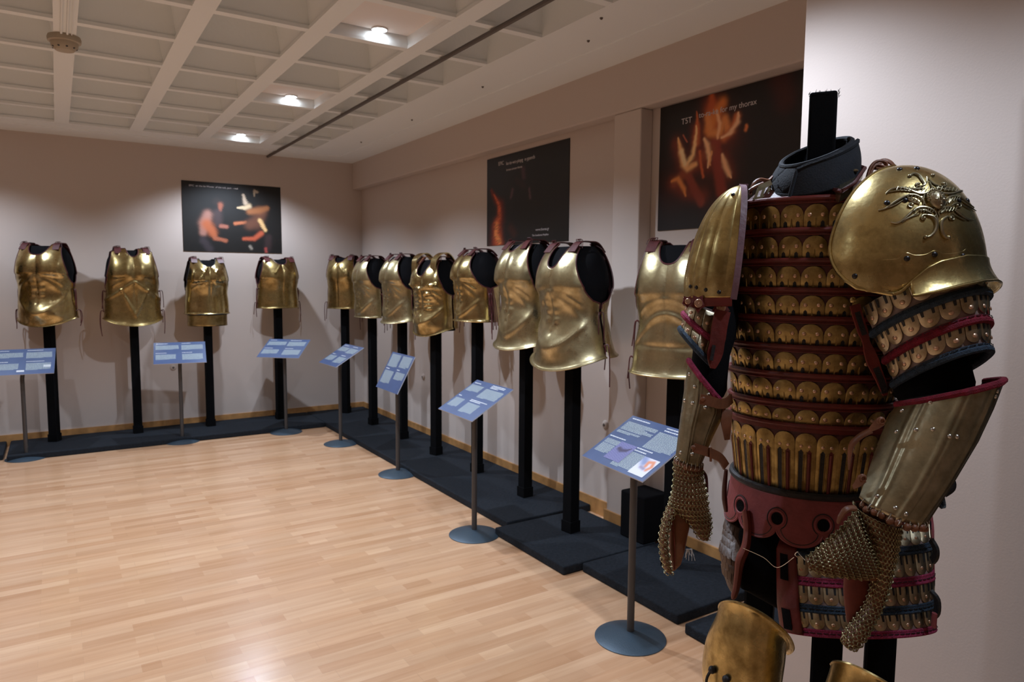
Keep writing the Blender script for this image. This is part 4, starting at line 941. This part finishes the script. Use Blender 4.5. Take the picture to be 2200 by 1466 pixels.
# rosettes hanging under the left guard
for (x, y, r) in ((1549, 661, .0105), (1500, 652, .0095), (1477, 648, .0065)):
    c = at(x, y, 1.565); ro = None; mb = MB(); nn = -FW
    star = []
    for k in range(10):
        a = R_(90+36*k); q = (r*2.0 if k % 2 else r*1.25); star.append(c+RX*math.cos(a)*q+UP*math.sin(a)*q*1.15)
    mb.add([c+nn*.001]+star+[p-nn*.003 for p in star], [(0, 1+k, 1+(k+1) % 10) for k in range(10)]+[(1+k, 11+k, 11+(k+1) % 10, 1+(k+1) % 10) for k in range(10)])
    so = mb.build('leather_star', 'red_leather', t, smooth=False)
    mb = MB(); mb.dome(c+nn*.002, nn, r, 0, .25, 20)
    for q in (.85, .6, .35): mb.tube([c+nn*.0035+nn*.002*(1-q)+(RX*math.cos(2*PI*k/20)+UP*math.sin(2*PI*k/20))*r*q for k in range(20)], .0009, 5, closed=True)
    mb.dome(c+nn*.005, nn, r*.18, 0, .8); mb.build('spiral_rosette', 'copper', so)

# ---- upper arm lames, right
t = thing('upper_arm_guard', at(2000, 720, 1.45), 'scaled upper arm guard with blue and crimson felt bands under the big shoulder dome', 'arm guard')
AR = [Arc((1850, 662), (2112, 606), 1.47, .120, .035, back=.6), Arc((1868, 722), (2127, 655), 1.46, .118, .040, back=.7), Arc((1890, 780), (2129, 716), 1.455, .112, .043, back=.8), Arc((1904, 832), (2130, 774), 1.45, .108, .042, back=.9)]
SM2 = ['grey_leather', 'silver_scale', 'copper', 'black_leather']
for i in range(3):
    bd = Band(AR[i+1], AR[i], -92, 200); fr = Band(AR[i+1], AR[i], -92, 92)
    mb = MB(); bd.sheet(mb, 0, -.002, 90, 4)
    n = 10; rows(mb, fr, n, .26, 1.02, 1, .50, False, 1, True, rr=.0055)
    o = mb.build('scale_row', SM2, t)
    mb = MB(); col = ('blue_felt', 'crimson', 'blue_felt')[i]
    bd.edge(mb, .02, .0085, 0, .002, 110, flat=.9); bd.edge(mb, .12, .0055, 0, .001, 110); mb.build('felt_band', col, o)
    mb = MB(); fr.stitches(mb, .15, .0068, 0, .016); mb.build('stitching', 'black_leather', o)
mb = MB(); pth = [(1836, 655), (1846, 690), (1856, 720), (1866, 752), (1880, 790), (1893, 820), (1902, 850)]
P3 = smooth_path([at(x, y, 1.435) for x, y in pth], 4); mb.strap(P3, RX, [.010]*8+[.0085, .0075, .007, .008, .010, .011, .012, .012, .011, .010, .010, .009, .009, .008, .007, .006, .004], .005); so = mb.build('leather_strap', 'red_leather', t)
mb = MB(); mb.strap(P3[2:9], RX, .0055, .0065); mb.build('strap_slot', 'black_leather', so)
mb = MB(); mb.strap(P3[16:24], RX, .0065, .0065); mb.build('strap_slot', 'black_leather', so)
mb = MB(); mb.dome(at(1833, 645, 1.43), -FW, .007, 0, .6); mb.build('brass_stud', 'brass_fg', so)
# ---- upper arm lames, left
t = thing('upper_arm_guard', at(1495, 720, 1.62), 'small scaled upper arm guard with broad red strap under the fluted shoulder guard', 'arm guard')
AL = [Arc((1474, 640), (1560, 668), 1.64, .05, -.006), Arc((1469, 676), (1550, 742), 1.63, .05, -.004), Arc((1462, 708), (1540, 790), 1.62, .05, -.002)]
for i in range(2):
    bd = Band(AL[i+1], AL[i], -120, 120); mb = MB(); bd.sheet(mb, 0, -.001, 50, 3); fr = Band(AL[i+1], AL[i], -85, 60)
    rows(mb, fr, 6, .15, .92, 1, .45, False, 1, False, rr=.0048); o = mb.build('scale_row', SM2, t)
    mb = MB(); bd.edge(mb, .02, .0075, 0, .001, 60); mb.build('felt_band', ('magenta', 'blue_felt')[i], o)
mb = MB(); P3 = smooth_path([at(x, y, 1.56) for x, y in ((1553, 668), (1546, 700), (1541, 735), (1535, 765), (1531, 792))], 4)
mb.strap(P3, RX, [.017]*8+[.016, .0165, .017, .017, .016, .014, .011, .008, .005], .006); so = mb.build('leather_strap', 'red_leather', t)
mb = MB(); mb.strap([at(1534, 742, 1.553), at(1528, 775, 1.553)], RX, .0035, .004); mb.build('strap_slot', 'black_leather', so)

# ---- forearm guards
def forearm(secs, a0, a1, label, binding, seams, rivets, D0, group='forearm guards of the large armour', n=60, nv=30):
    t = thing('forearm_guard', secs[0].c, label, 'forearm guard', group)
    K = len(secs)-1
    def sp(a, v, h=0.):
        f = v*K; i = min(int(f), K-1); g = f-i; return secs[i].p(a).lerp(secs[i+1].p(a), g)+secs[i].n(a).lerp(secs[i+1].n(a), g)*h
    A0, A1 = R_(a0), R_(a1)
    def sf(u, v):
        a = A0+(A1-A0)*u; h = 0
        for s_ in seams:
            dd = (u-s_)/.016; h += .0022*math.exp(-dd*dd)+.0035*math.exp(-((u-s_+.045)/.022)**2)
        return sp(a, v, h)
    mb = MB(); mb.grid(sf, 180, nv); o = mb.build('forearm_plate', 'bronze_grey', t, solid=.0025)
    bv = BVHTree.FromPolygons([Vector(v) for v in mb.v], mb.f)
    for s_ in seams:
        mb = MB(); mb.tube([sf(s_+.02, v)+secs[0].n(A0+(A1-A0)*s_)*.0002 for v in np.linspace(0.01, .99, 24)], .0011, 5); mb.build('plate_seam', 'iron', o)
    mb = MB(); mb.grid(lambda u, v: sp(A0+(A1-A0)*u, v, -.006), 60, 8); mb.build('lining', 'maroon', t)
    mb = MB(); mb.tube([sf(u, 0)-EZ*0 for u in np.linspace(0, 1, 70)], .0068, 8); mb.build('felt_binding', binding, t)
    for (x, y) in rivets:
        p, nn = hit(x, y, bv)
        if p: m2 = MB(); m2.dome(p+nn*.0008, nn, .0048, 0, .7, 10); m2.build('rivet', 'steel', t)
    # ring ties at the wrist
    mb = MB()
    for k in range(11):
        u = .08+.84*k/10; p = sf(u, 1); a = A0+(A1-A0)*u; nn = secs[-1].n(a); tt = (sf(u, 1)-sf(u, .9)).normalized()
        mb.tube([p+tt*(.008*math.cos(2*PI*j/10)+.002)+nn*(.006*math.sin(2*PI*j/10)) for j in range(10)], .0012, 5, closed=True)
    mb.build('wrist_ring', 'steel', t)['kind'] = 'stuff'
    return t, sf, bv, sp
S1 = [Arc((1906, 874), (2152, 812), 1.42, .115, .008), Arc((1886, 915), (2128, 868), 1.41, .108, .004), Arc((1868, 965), (2095, 935), 1.395, .098, 0), Arc((1850, 1020), (2040, 1030), 1.375, .082, 0), Arc((1836, 1066), (1990, 1112), 1.36, .066, 0)]
t, sfr, bvr, _ = forearm(S1, -88, 96, 'long wide grey-bronze forearm guard with riveted plates, above the right mail mitten', 'crimson', (.21, .44, .66, .84),
  [(2111, 826), (2131, 831), (2142, 841), (2138, 852), (2056, 837), (1999, 865), (1938, 883), (1926, 928), (1968, 924), (2004, 923), (2040, 938), (2056, 939), (1884, 1067), (1924, 1092), (1946, 1105), (1845, 1046), (1882, 927)], 1.42)
for (x, y, x2, y2) in ((1893, 905, 1874, 922), (1853, 1028, 1838, 1046)):
    mb = MB(); c = at(x, y, 1.325); mb.strap([at(x2-4, y2+2, 1.345), at((x+x2)/2, (y+y2)/2, 1.33), c], UP, [.004, .008, .009], .003); mb.dome(c, -FW, .0085, 0, .4, 14); mb.tube([c-FW*.004+(RX*math.cos(a)+UP*math.sin(a))*.0045 for a in np.linspace(0, 2*PI, 13)[:-1]], .0012, 5, closed=True); mb.build('leather_tab', 'tan_leather', t)
mb = MB(); mb.tube(smooth_path([at(2010, 1060, 1.47), at(2030, 1040, 1.50), at(2045, 1036, 1.50), at(2046, 1050, 1.50), at(2030, 1062, 1.50)], 4), .010, 8, flat=.4)
mb.build('rear_strap', 'black_leather', t); mb = MB()
mb.tube(smooth_path([at(1996, 1050, 1.47), at(2012, 1078, 1.50), at(2025, 1090, 1.50), at(2022, 1070, 1.51)], 4), .008, 8, flat=.4); mb.build('rear_strap', 'black_leather', t); mb = MB(); mb.tube(smooth_path([at(2030, 1026, 1.5), at(2045, 1019, 1.5), at(2056, 1021, 1.5)], 4), .0015, 6); mb.build('strap_end', 'black_leather', t); mb = MB(); mb.tube([at(2068, 938, 1.46), at(2090, 945, 1.47), at(2086, 953, 1.47)], .006, 6, flat=.4); mb.build('rear_strap', 'black_leather', t)
S2 = [Arc((1480, 775), (1556, 868), 1.58, .040, 0), Arc((1471, 835), (1553, 894), 1.58, .044, 0), Arc((1463, 890), (1532, 938), 1.575, .040, 0), Arc((1451, 985), (1506, 997), 1.57, .034, 0)]
t, sfl, bvl2, _ = forearm(S2, -95, 90, 'narrow bronze forearm guard with two tan straps, at the left of the armour', 'magenta', (.42, .68), [(1482, 804), (1493, 831), (1522, 848), (1467, 861), (1472, 861), (1488, 866), (1515, 876), (1463, 973), (1487, 976)], 1.58)
mb = MB(); mb.strap(smooth_path([at(1504, 858, 1.515), at(1525, 862, 1.515), at(1545, 868, 1.53), at(1560, 866, 1.56), at(1572, 856, 1.58)], 4), UP, .011, .004); mb.dome(at(1511, 858, 1.512), -FW, .006, 0, .5); mb.build('leather_strap', 'tan_leather', t)
mb = MB(); mb.strap(smooth_path([at(1490, 962, 1.52), at(1510, 968, 1.52), at(1530, 975, 1.53), at(1548, 985, 1.55), at(1560, 1003, 1.56)], 4), UP, .010, .004); mb.tube([at(1527, 962, 1.52), at(1527, 992, 1.52)], .003, 6); mb.dome(at(1490, 962, 1.515), -FW, .0055, 0, .5); mb.build('leather_strap', 'tan_leather', t)

# ---- mail mittens
def mail_lobe(mb, secs, sp=.0072, step=.0060, R_r=.0047, wire=.00085, base=None, cap=True, a0=0, a1=360, flat=False):
    K = len(secs)-1
    def sp_(a, v):
        f = v*K; i = min(int(f), K-1); g = f-i; i0 = max(i-1, 0); i3 = min(i+2, K)
        p0, p1, p2, p3 = secs[i0].p(a), secs[i].p(a), secs[i+1].p(a), secs[i3].p(a)
        return .5*((2*p1)+(p2-p0)*g+(2*p0-5*p1+4*p2-p3)*g*g+(3*p1-p0-3*p2+p3)*g**3)
    if base is not None:
        base.grid(lambda u, v: sp_(2*PI*u, v), 28, 5*K, cu=True); nb = len(base.v); base.f.append(tuple(range(nb-28, nb))); base.m.append(0)
    # length along the middle
    n = 60; T = [0.]
    for i in range(n): T.append(T[-1]+(sp_(0, (i+1)/n)-sp_(0, i/n)).length)
    L = T[-1]; rowsn = int(L/step)
    for j in range(rowsn+1):
        v = float(np.interp(j*step, T, [i/n for i in range(n+1)])); ring = [sp_(2*PI*k/48, v) for k in range(49)]
        S_ = [0.]
        for k in range(48): S_.append(S_[-1]+(ring[k+1]-ring[k]).length)
        c = sum(ring[:48], Vector())/48; m = max(5, int(round(S_[-1]/sp)))
        for q in range(m):
            d = (q+(.5 if j % 2 else 0))*S_[-1]/m; a = float(np.interp(d % S_[-1], S_, [2*PI*k/48 for k in range(49)])); p = sp_(a, v)
            if (p-c).dot(CAM-p) < -.004: continue
            tu = (sp_(a+.05, v)-sp_(a-.05, v)).normalized(); tv = (sp_(a, min(v+.02, 1))-sp_(a, max(v-.02, 0))).normalized(); nn = tu.cross(tv).normalized()
            if nn.dot(p-c) < 0: nn = -nn
            tl = tv*.80+nn*(.60 if j % 2 else -.35); vs = []; w_ = 9
            for k in range(w_):
                b = 2*PI*k/w_; rad = tu*math.cos(b)+tl*math.sin(b); cc = p+nn*.0015+rad*R_r; ax = tu.cross(tl).normalized()
                for e in range(4): g = PI/2*e; vs.append(cc+rad*math.cos(g)*wire+ax*math.sin(g)*wire)
            mb.add(vs, [(k*4+e, k*4+(e+1) % 4, ((k+1) % w_)*4+(e+1) % 4, ((k+1) % w_)*4+e) for k in range(w_) for e in range(4)])
    return sp_
A_ = lambda L, R, D, b=.02: Arc(L, R, D, b, 0)
t = thing('mail_mitten', at(1880, 1180, 1.35), 'brass mail mitten hanging in front of the red-bordered thigh guard', 'mail mitten', 'mail mittens of the large armour')
base = MB(); mb = MB()
hand = [A_((1834, 1088), (1940, 1128), 1.345, .042), A_((1842, 1130), (1934, 1160), 1.345, .040), A_((1850, 1180), (1926, 1200), 1.34, .034), A_((1866, 1235), (1914, 1250), 1.335, .026), A_((1858, 1290), (1896, 1302), 1.33, .020), A_((1832, 1335), (1872, 1350), 1.325, .019), A_((1810, 1366), (1850, 1384), 1.322, .018), A_((1812, 1384), (1836, 1392), 1.322, .010)]
thumb = [A_((1840, 1096), (1905, 1248), 1.335, .030), A_((1812, 1132), (1860, 1246), 1.325, .030), A_((1782, 1160), (1815, 1238), 1.315, .026), A_((1752, 1186), (1768, 1232), 1.31, .018), A_((1732, 1200), (1738, 1220), 1.305, .010)]
mail_lobe(mb, hand, base=base); mail_lobe(mb, thumb, base=base)
so = base.build('mitten_lining', 'tan_leather', t); mb.build('mail_rings', 'mail', t)['kind'] = 'stuff'
mb = MB(); pl = [A_((1813, 1225), (1880, 1240), 1.348, .012), A_((1811, 1270), (1872, 1282), 1.346, .014), A_((1814, 1305), (1860, 1318), 1.344, .012), A_((1818, 1335), (1840, 1342), 1.342, .008)]
mb.grid(lambda u, v: pl[round(v*3)].p(2*PI*u), 24, 3, cu=True); mb.build('leather_palm', 'orange_leather', t)
mb = MB()
for k in range(13):
    u = k/12; p = sfr(.06+.86*u, 1)-EZ*.006; mb.ball(p+Vector((random.uniform(-.003, .003), random.uniform(-.003, .003), random.uniform(-.004, .004))), (.0085, .0075, .0075), 8)
mb.build('wrist_lacing', 'tan_leather', t)['kind'] = 'stuff'; mb = MB()
mb.tube(smooth_path([at(1838, 1092, 1.31), at(1818, 1095, 1.30), at(1805, 1112, 1.30), at(1800, 1126, 1.30)], 4), [.006]*6+[.005, .005, .005, .004, .004, .003, .002], 7, flat=.6); mb.build('wrist_lacing', 'tan_leather', t)
mb = MB(); mb.tube(smooth_path([at(1731, 1205, 1.30), at(1718, 1192, 1.32), at(1714, 1186, 1.33), at(1708, 1192, 1.34), at(1715, 1198, 1.34)], 3), .0010, 5); mb.tube(smooth_path([at(1706, 1198, 1.34), at(1670, 1220, 1.42), at(1640, 1198, 1.48), at(1596, 1178, 1.52)], 5), .0006, 4); mb.build('loose_wire', 'steel', t)

t = thing('mail_mitten', at(1480, 1060, 1.57), 'brass mail mitten with an open leather palm, hanging at the left', 'mail mitten', 'mail mittens of the large armour')
base = MB(); mb = MB()
main = [A_((1448, 998), (1508, 1004), 1.565, .030), A_((1449, 1025), (1511, 1028), 1.565, .030), A_((1445, 1060), (1518, 1062), 1.56, .030), A_((1440, 1088), (1523, 1094), 1.56, .028), A_((1468, 1112), (1527, 1114), 1.56, .022), A_((1490, 1138), (1527, 1138), 1.56, .018), A_((1501, 1156), (1522, 1160), 1.56, .010)]
fing = [A_((1437, 1082), (1460, 1090), 1.56, .018), A_((1424, 1115), (1442, 1120), 1.555, .018), A_((1417, 1155), (1434, 1158), 1.55, .018), A_((1420, 1195), (1438, 1200), 1.55, .016), A_((1430, 1228), (1444, 1232), 1.55, .008)]
mail_lobe(mb, main, base=base, sp=.0078, step=.0066); mail_lobe(mb, fing, base=base, sp=.0085, step=.0072)
base.build('mitten_lining', 'tan_leather', t); mb.build('mail_rings', 'mail', t)['kind'] = 'stuff'
mb = MB(); pl = [A_((1440, 1092), (1488, 1108), 1.575, .018), A_((1436, 1135), (1478, 1150), 1.575, .020), A_((1436, 1180), (1471, 1185), 1.572, .018), A_((1440, 1210), (1463, 1212), 1.57, .012), A_((1443, 1226), (1450, 1226), 1.57, .004)]
def plf(u, v):
    f = v*4; i = min(int(f), 3); return pl[i].p(2*PI*u).lerp(pl[i+1].p(2*PI*u), f-i)
mb.grid(plf, 28, 20, cu=True); so = mb.build('leather_palm', 'tan_leather', t)
mb = MB(); mb.tube([at(1443, 1098, 1.553), at(1446, 1130, 1.553), at(1449, 1180, 1.553), at(1449, 1224, 1.553)], .0022, 6); mb.build('palm_seam', 'orange_leather', so)
mb = MB()
for k in range(12):
    p = sfl(.08+.84*k/11, 1)-EZ*.006; mb.ball(p, (.0065, .0065, .0075), 8)
mb.build('wrist_lacing', 'tan_leather', t)['kind'] = 'stuff'; mb = MB()
mb.tube(smooth_path([at(1507, 1010, 1.56), at(1514, 1018, 1.56), at(1518, 1030, 1.56), at(1519, 1058, 1.56)], 4), .0035, 6); mb.build('wrist_lacing', 'maroon', t)
mb = MB()
for k in range(14): 
    p = at(1474+k, 1180, 1.60); mb.tube([p, p+RX*random.uniform(-.01, .014)-EZ*random.uniform(.006, .03)], .0005, 4)
mb.build('frayed_thread', 'text_white', t)['kind'] = 'stuff'

# ---- scalloped apron
t = thing('scalloped_apron', LW(0, -.1, 1.06), 'rose-red leather waist flap with scalloped stitched edge and keyhole openings', 'leather apron')
bd = Band(LArc(.178, .140, 1.045, lift=-.012), LArc(.168, .122, 1.130, lift=-.014), -118, 118)
lob = [(-.040, 5), ]; NL = 6.5; LW_ = bd.L/NL
def vlow(d):
    x = (d/LW_+.30) % 1.; return -.40*math.sqrt(max(0, 1-((x-.5)/.5)**2))+.12
mb = MB(); mb.grid(lambda u, v: bd.P(u*bd.L, vlow(u*bd.L)+(1-vlow(u*bd.L))*v, .001+.002*(1-v)), 220, 12); ao = mb.build('apron_leather', 'pink_leather', t, solid=.004)
mb = MB(); ms = MB(); mo = MB()
for k in range(-1, 8):
    c = (k+.5-.30)*LW_; hw = LW_*.40
    arc = [(c+hw*math.sin(a), .13-.36*math.cos(a)) for a in np.linspace(-1.45, 1.45, 16)]
    arc = [(d, v) for d, v in arc if .003 < d < bd.L-.003]
    if len(arc) > 3: ms.tube([bd.P(d, v, .0045) for d, v in arc], .0012, 5)
    e = (k-.30)*LW_
    if not (.02 < e < bd.L-.02): continue
    oc = .34; el = [(e+.0125*math.cos(a), oc+.165*math.sin(a)) for a in np.linspace(0, 2*PI, 20)[:-1]]
    mo = MB(); mo.add([bd.P(e, oc, .0048)]+[bd.P(d, v, .0048) for d, v in el], [(0, 1+i, 1+(i+1) % 19) for i in range(19)]); mo.build('keyhole_opening', 'black_cloth', ao)
    rim = [(e+.0215*math.cos(a), oc+.28*math.sin(a)) for a in np.linspace(R_(-60), R_(240), 24)]; ms.tube([bd.P(d, v, .0045) for d, v in rim], .0013, 5)
    mb.tube([bd.P(e+.016*math.cos(a), oc+.205*math.sin(a), .0035) for a in np.linspace(0, 2*PI, 24)[:-1]], .0028, 6, closed=True)
mb.tube([bd.P(d, vlow(d), .003) for d in np.linspace(0, bd.L, 200)], .0030, 6)
mb.build('raised_edge', 'pink_leather', ao); ms.build('stitching', 'black_leather', ao);

# ---- dark under skirt
t = thing('dark_underskirt', LW(-.05, 0, .85), 'black padded skirt hanging behind the red thigh straps', 'underskirt')
sk_ = [Arc((1600, 1090), (1840, 1100), 1.68, .03, 0), Arc((1580, 1200), (1800, 1210), 1.67, .035, 0), Arc((1592, 1262), (1770, 1270), 1.67, .035, 0), Arc((1655, 1296), (1725, 1306), 1.67, .03, 0)]
mb = MB()
def skf(u, v):
    f = v*3; i = min(int(f), 2); a = 2*PI*u; return sk_[i].p(a).lerp(sk_[i+1].p(a), f-i)
mb.grid(skf, 40, 12, cu=True); mb.build('skirt_cloth', 'black_cloth', t, solid=.004)
# ---- thigh guard, right
t = thing('thigh_guard', at(1840, 1240, 1.45), 'broad red-bordered thigh guard with blue and crimson bands behind the mail mitten', 'thigh guard', 'thigh guards of the large armour')
TR = [Arc((1750, 1075), (1984, 1050), 1.65, .020, 0), Arc((1694, 1126), (1996, 1114), 1.63, .030, 0), Arc((1676, 1180), (2000, 1172), 1.59, .050, 0), Arc((1676, 1242), (2004, 1236), 1.57, .065, .006), Arc((1676, 1298), (2005, 1294), 1.56, .075, .012), Arc((1682, 1352), (2008, 1346), 1.55, .080, .020)]
for i in range(5):
    bd = Band(TR[i+1], TR[i], -90, 100); mb = MB(); bd.sheet(mb, 0, 0, 70, 4)
    rows(mb, bd, 12, .24, 1.0, 1, .46, False, 1, True, rr=.0042, dd0=.035); o = mb.build('scale_row', SM2, t)
    colr = ('red_leather', 'blue_felt', 'magenta', 'blue_felt', 'magenta')[i]
    mb = MB(); bd.sheet(mb, 0, .0035, 70, 2, -.02, .20); bd.edge(mb, -.02, .003, 0, .0025, 80); bd.edge(mb, .20, .0025, 0, .002, 80); mb.build('felt_band', colr, o)
    mb = MB(); bd.stitches(mb, .10, .0045, 0, .013); mb.build('stitching', 'black_leather', o)
whole = Band(TR[5], TR[1], -90, 100)
lft = [TR[k].p(R_(-90)) for k in range(1, 6)]; lf2 = [TR[k].p(R_(-62)) for k in range(1, 6)]
mb = MB()
def bsf(u, v):
    f = v*4; i = min(int(f), 3); a = R_(-92+34*u); return TR[i+1].p(a).lerp(TR[i+2].p(a), f-i)+TR[2].n(a)*.006
mb.grid(bsf, 10, 24)
o = mb.build('leather_border', 'red_leather', t, solid=.004)
for (i, v0, v1) in ((2, .05, .95), (4, .1, .95)):
    b_ = Band(TR[i+1] if i < 5 else TR[5], TR[i-0], -80, -68); mb = MB(); b_.sheet(mb, 0, .0095, 6, 3, v0, v1); mb.build('strap_slot', 'black_cloth', o)
mb = MB(); rr_ = smooth_path([TR[k].p(R_(90)) for k in range(0, 6)], 4); mb.strap(rr_, FW, .010, .006); mb.tube([at(2006, 1348, 1.46), at(2008, 1318, 1.46)], .009, 6, flat=.5); mb.build('leather_border', 'pink_leather', t)
for (y0, y1, bx) in ((1160, 1205, 2010), (1270, 1325, 2013)):
    mb = MB(); mb.strap(smooth_path([at(2000, y0, 1.48), at(bx, y0+18, 1.47), at(bx, y1-10, 1.47), at(2003, y1, 1.48)], 4), FW, .008, .006); mb.build('side_loop', 'black_leather', t)
# ---- thigh guard, left (seen almost edge on)
t = thing('thigh_guard', at(1565, 1180, 1.62), 'narrow brown scaled thigh guard hanging at the left, seen almost edge on', 'thigh guard', 'thigh guards of the large armour')
TL = [Arc((1568, 1080), (1600, 1085), 1.76, .03, 0), Arc((1553, 1130), (1596, 1140), 1.72, .04, 0), Arc((1543, 1180), (1592, 1185), 1.68, .05, 0), Arc((1550, 1230), (1588, 1235), 1.67, .04, 0), Arc((1562, 1262), (1584, 1268), 1.67, .03, 0)]
mb = MB()
for k in range(4):
    bd = Band(TL[k+1], TL[k], -95, 80); bd.sheet(mb, 0, 0, 20, 3)
    for r_ in range(3):
        v1 = 1-r_/3.; n_ = 8; W_ = bd.L/(n_+.5); oo = W_*.5*(r_ % 2)
        for i in range(n_): bd.plate(mb, i*W_+.0005+oo, (i+1)*W_+oo, v1-.42, v1+.02, 1, .0004, .0016+.0006*r_, False)
mb.build('scaled_leather', ['maroon', 'brown_scale'], t)
mb = MB(); P3 = smooth_path([at(1602, 1098, 1.64), at(1606, 1135, 1.63), at(1602, 1175, 1.62), at(1590, 1205, 1.62), at(1585, 1240, 1.62), at(1581, 1268, 1.62), at(1574, 1288, 1.62)], 4)
mb.tube(P3, [.0110, .0112, .0115, .012, .0115, .011, .0115, .012, .0125, .013, .0135, .0138, .0135, .013, .012, .0115, .011, .0108, .0105, .010, .0098, .0095, .009, .007, .004], 10, flat=.8)
mb.build('leather_strap', 'orange_leather', t)
mb = MB(); mb.tube(smooth_path([at(1560, 1010, 1.58), at(1556, 1060, 1.585), at(1560, 1100, 1.58)], 4), [.008, .009, .010, .011, .011, .012, .011, .010, .008], 8, flat=.5); mb.build('side_flap', 'maroon', t)

# ---- greaves
def greave(secs, label, ridge, knots):
    t = thing('greave', secs[3].c, label, 'greave', 'greaves of the large armour'); K = len(secs)-1
    def sp_(a, v):
        f = v*K; i = min(int(f), K-1); g = f-i; i0 = max(i-1, 0); i3 = min(i+2, K)
        p0, p1, p2, p3 = secs[i0].p(a), secs[i].p(a), secs[i+1].p(a), secs[i3].p(a)
        return .5*((2*p1)+(p2-p0)*g+(2*p0-5*p1+4*p2-p3)*g*g+(3*p1-p0-3*p2+p3)*g**3)
    def sf(u, v):
        a = R_(-102+204*u); p = sp_(a, v); n_ = secs[1].n(a); h = .004*math.exp(-((math.degrees(a)-ridge-14*v)/7)**2)*sstep(.06, .12, v); return p+n_*h
    mb = MB(); mb.grid(sf, 90, 60); mb.build('greave_shell', 'brass_fg', t, solid=.003)
    bv = BVHTree.FromPolygons([Vector(v) for v in mb.v], mb.f)
    mb = MB(); mb.tube([sf(u, 0) for u in np.linspace(0, 1, 70)], .0032, 6); mb.build('rolled_rim', 'brass_fg', t)
    for x, y in knots:
        p, nn = hit(x, y, bv)
        if p:
            mb = MB(); mb.ball(p+nn*.006, (.008, .008, .008), 10); mb.tube(smooth_path([p+nn*.008, p+nn*.014-EZ*.02-RX*.004, p+nn*.012-EZ*.06-RX*.004], 4), .003, 6); mb.build('lace_knot', 'black_leather', t)
g = [Arc((1547, 1300), (1699, 1402), 1.47, .100, .088), Arc((1541, 1322), (1686, 1402), 1.47, .092, .080), Arc((1519, 1372), (1684, 1428), 1.47, .092, .055), Arc((1508, 1440), (1680, 1478), 1.47, .090, .020), Arc((1512, 1520), (1682, 1545), 1.47, .088, 0), Arc((1505, 1640), (1680, 1650), 1.48, .085, 0), Arc((1530, 1850), (1665, 1855), 1.50, .07, 0), Arc((1545, 2050), (1645, 2055), 1.52, .055, 0)]
greave(g, 'brass greave with a centre ridge and dark knots at the bottom of the photo', -14, [(1535, 1439), (1563, 1458)])
g = [Arc((1790, 1424), (1985, 1560), 1.34, .095, .085), Arc((1786, 1440), (1965, 1555), 1.34, .088, .078), Arc((1768, 1490), (1950, 1570), 1.34, .088, .050), Arc((1758, 1560), (1945, 1610), 1.34, .086, .018), Arc((1760, 1640), (1940, 1670), 1.35, .085, 0), Arc((1760, 1760), (1935, 1780), 1.37, .08, 0), Arc((1775, 2000), (1915, 2010), 1.40, .065, 0), Arc((1785, 2200), (1890, 2210), 1.43, .05, 0)]
greave(g, 'brass greave of which only the tip of the rim shows at the bottom edge', -14, [])
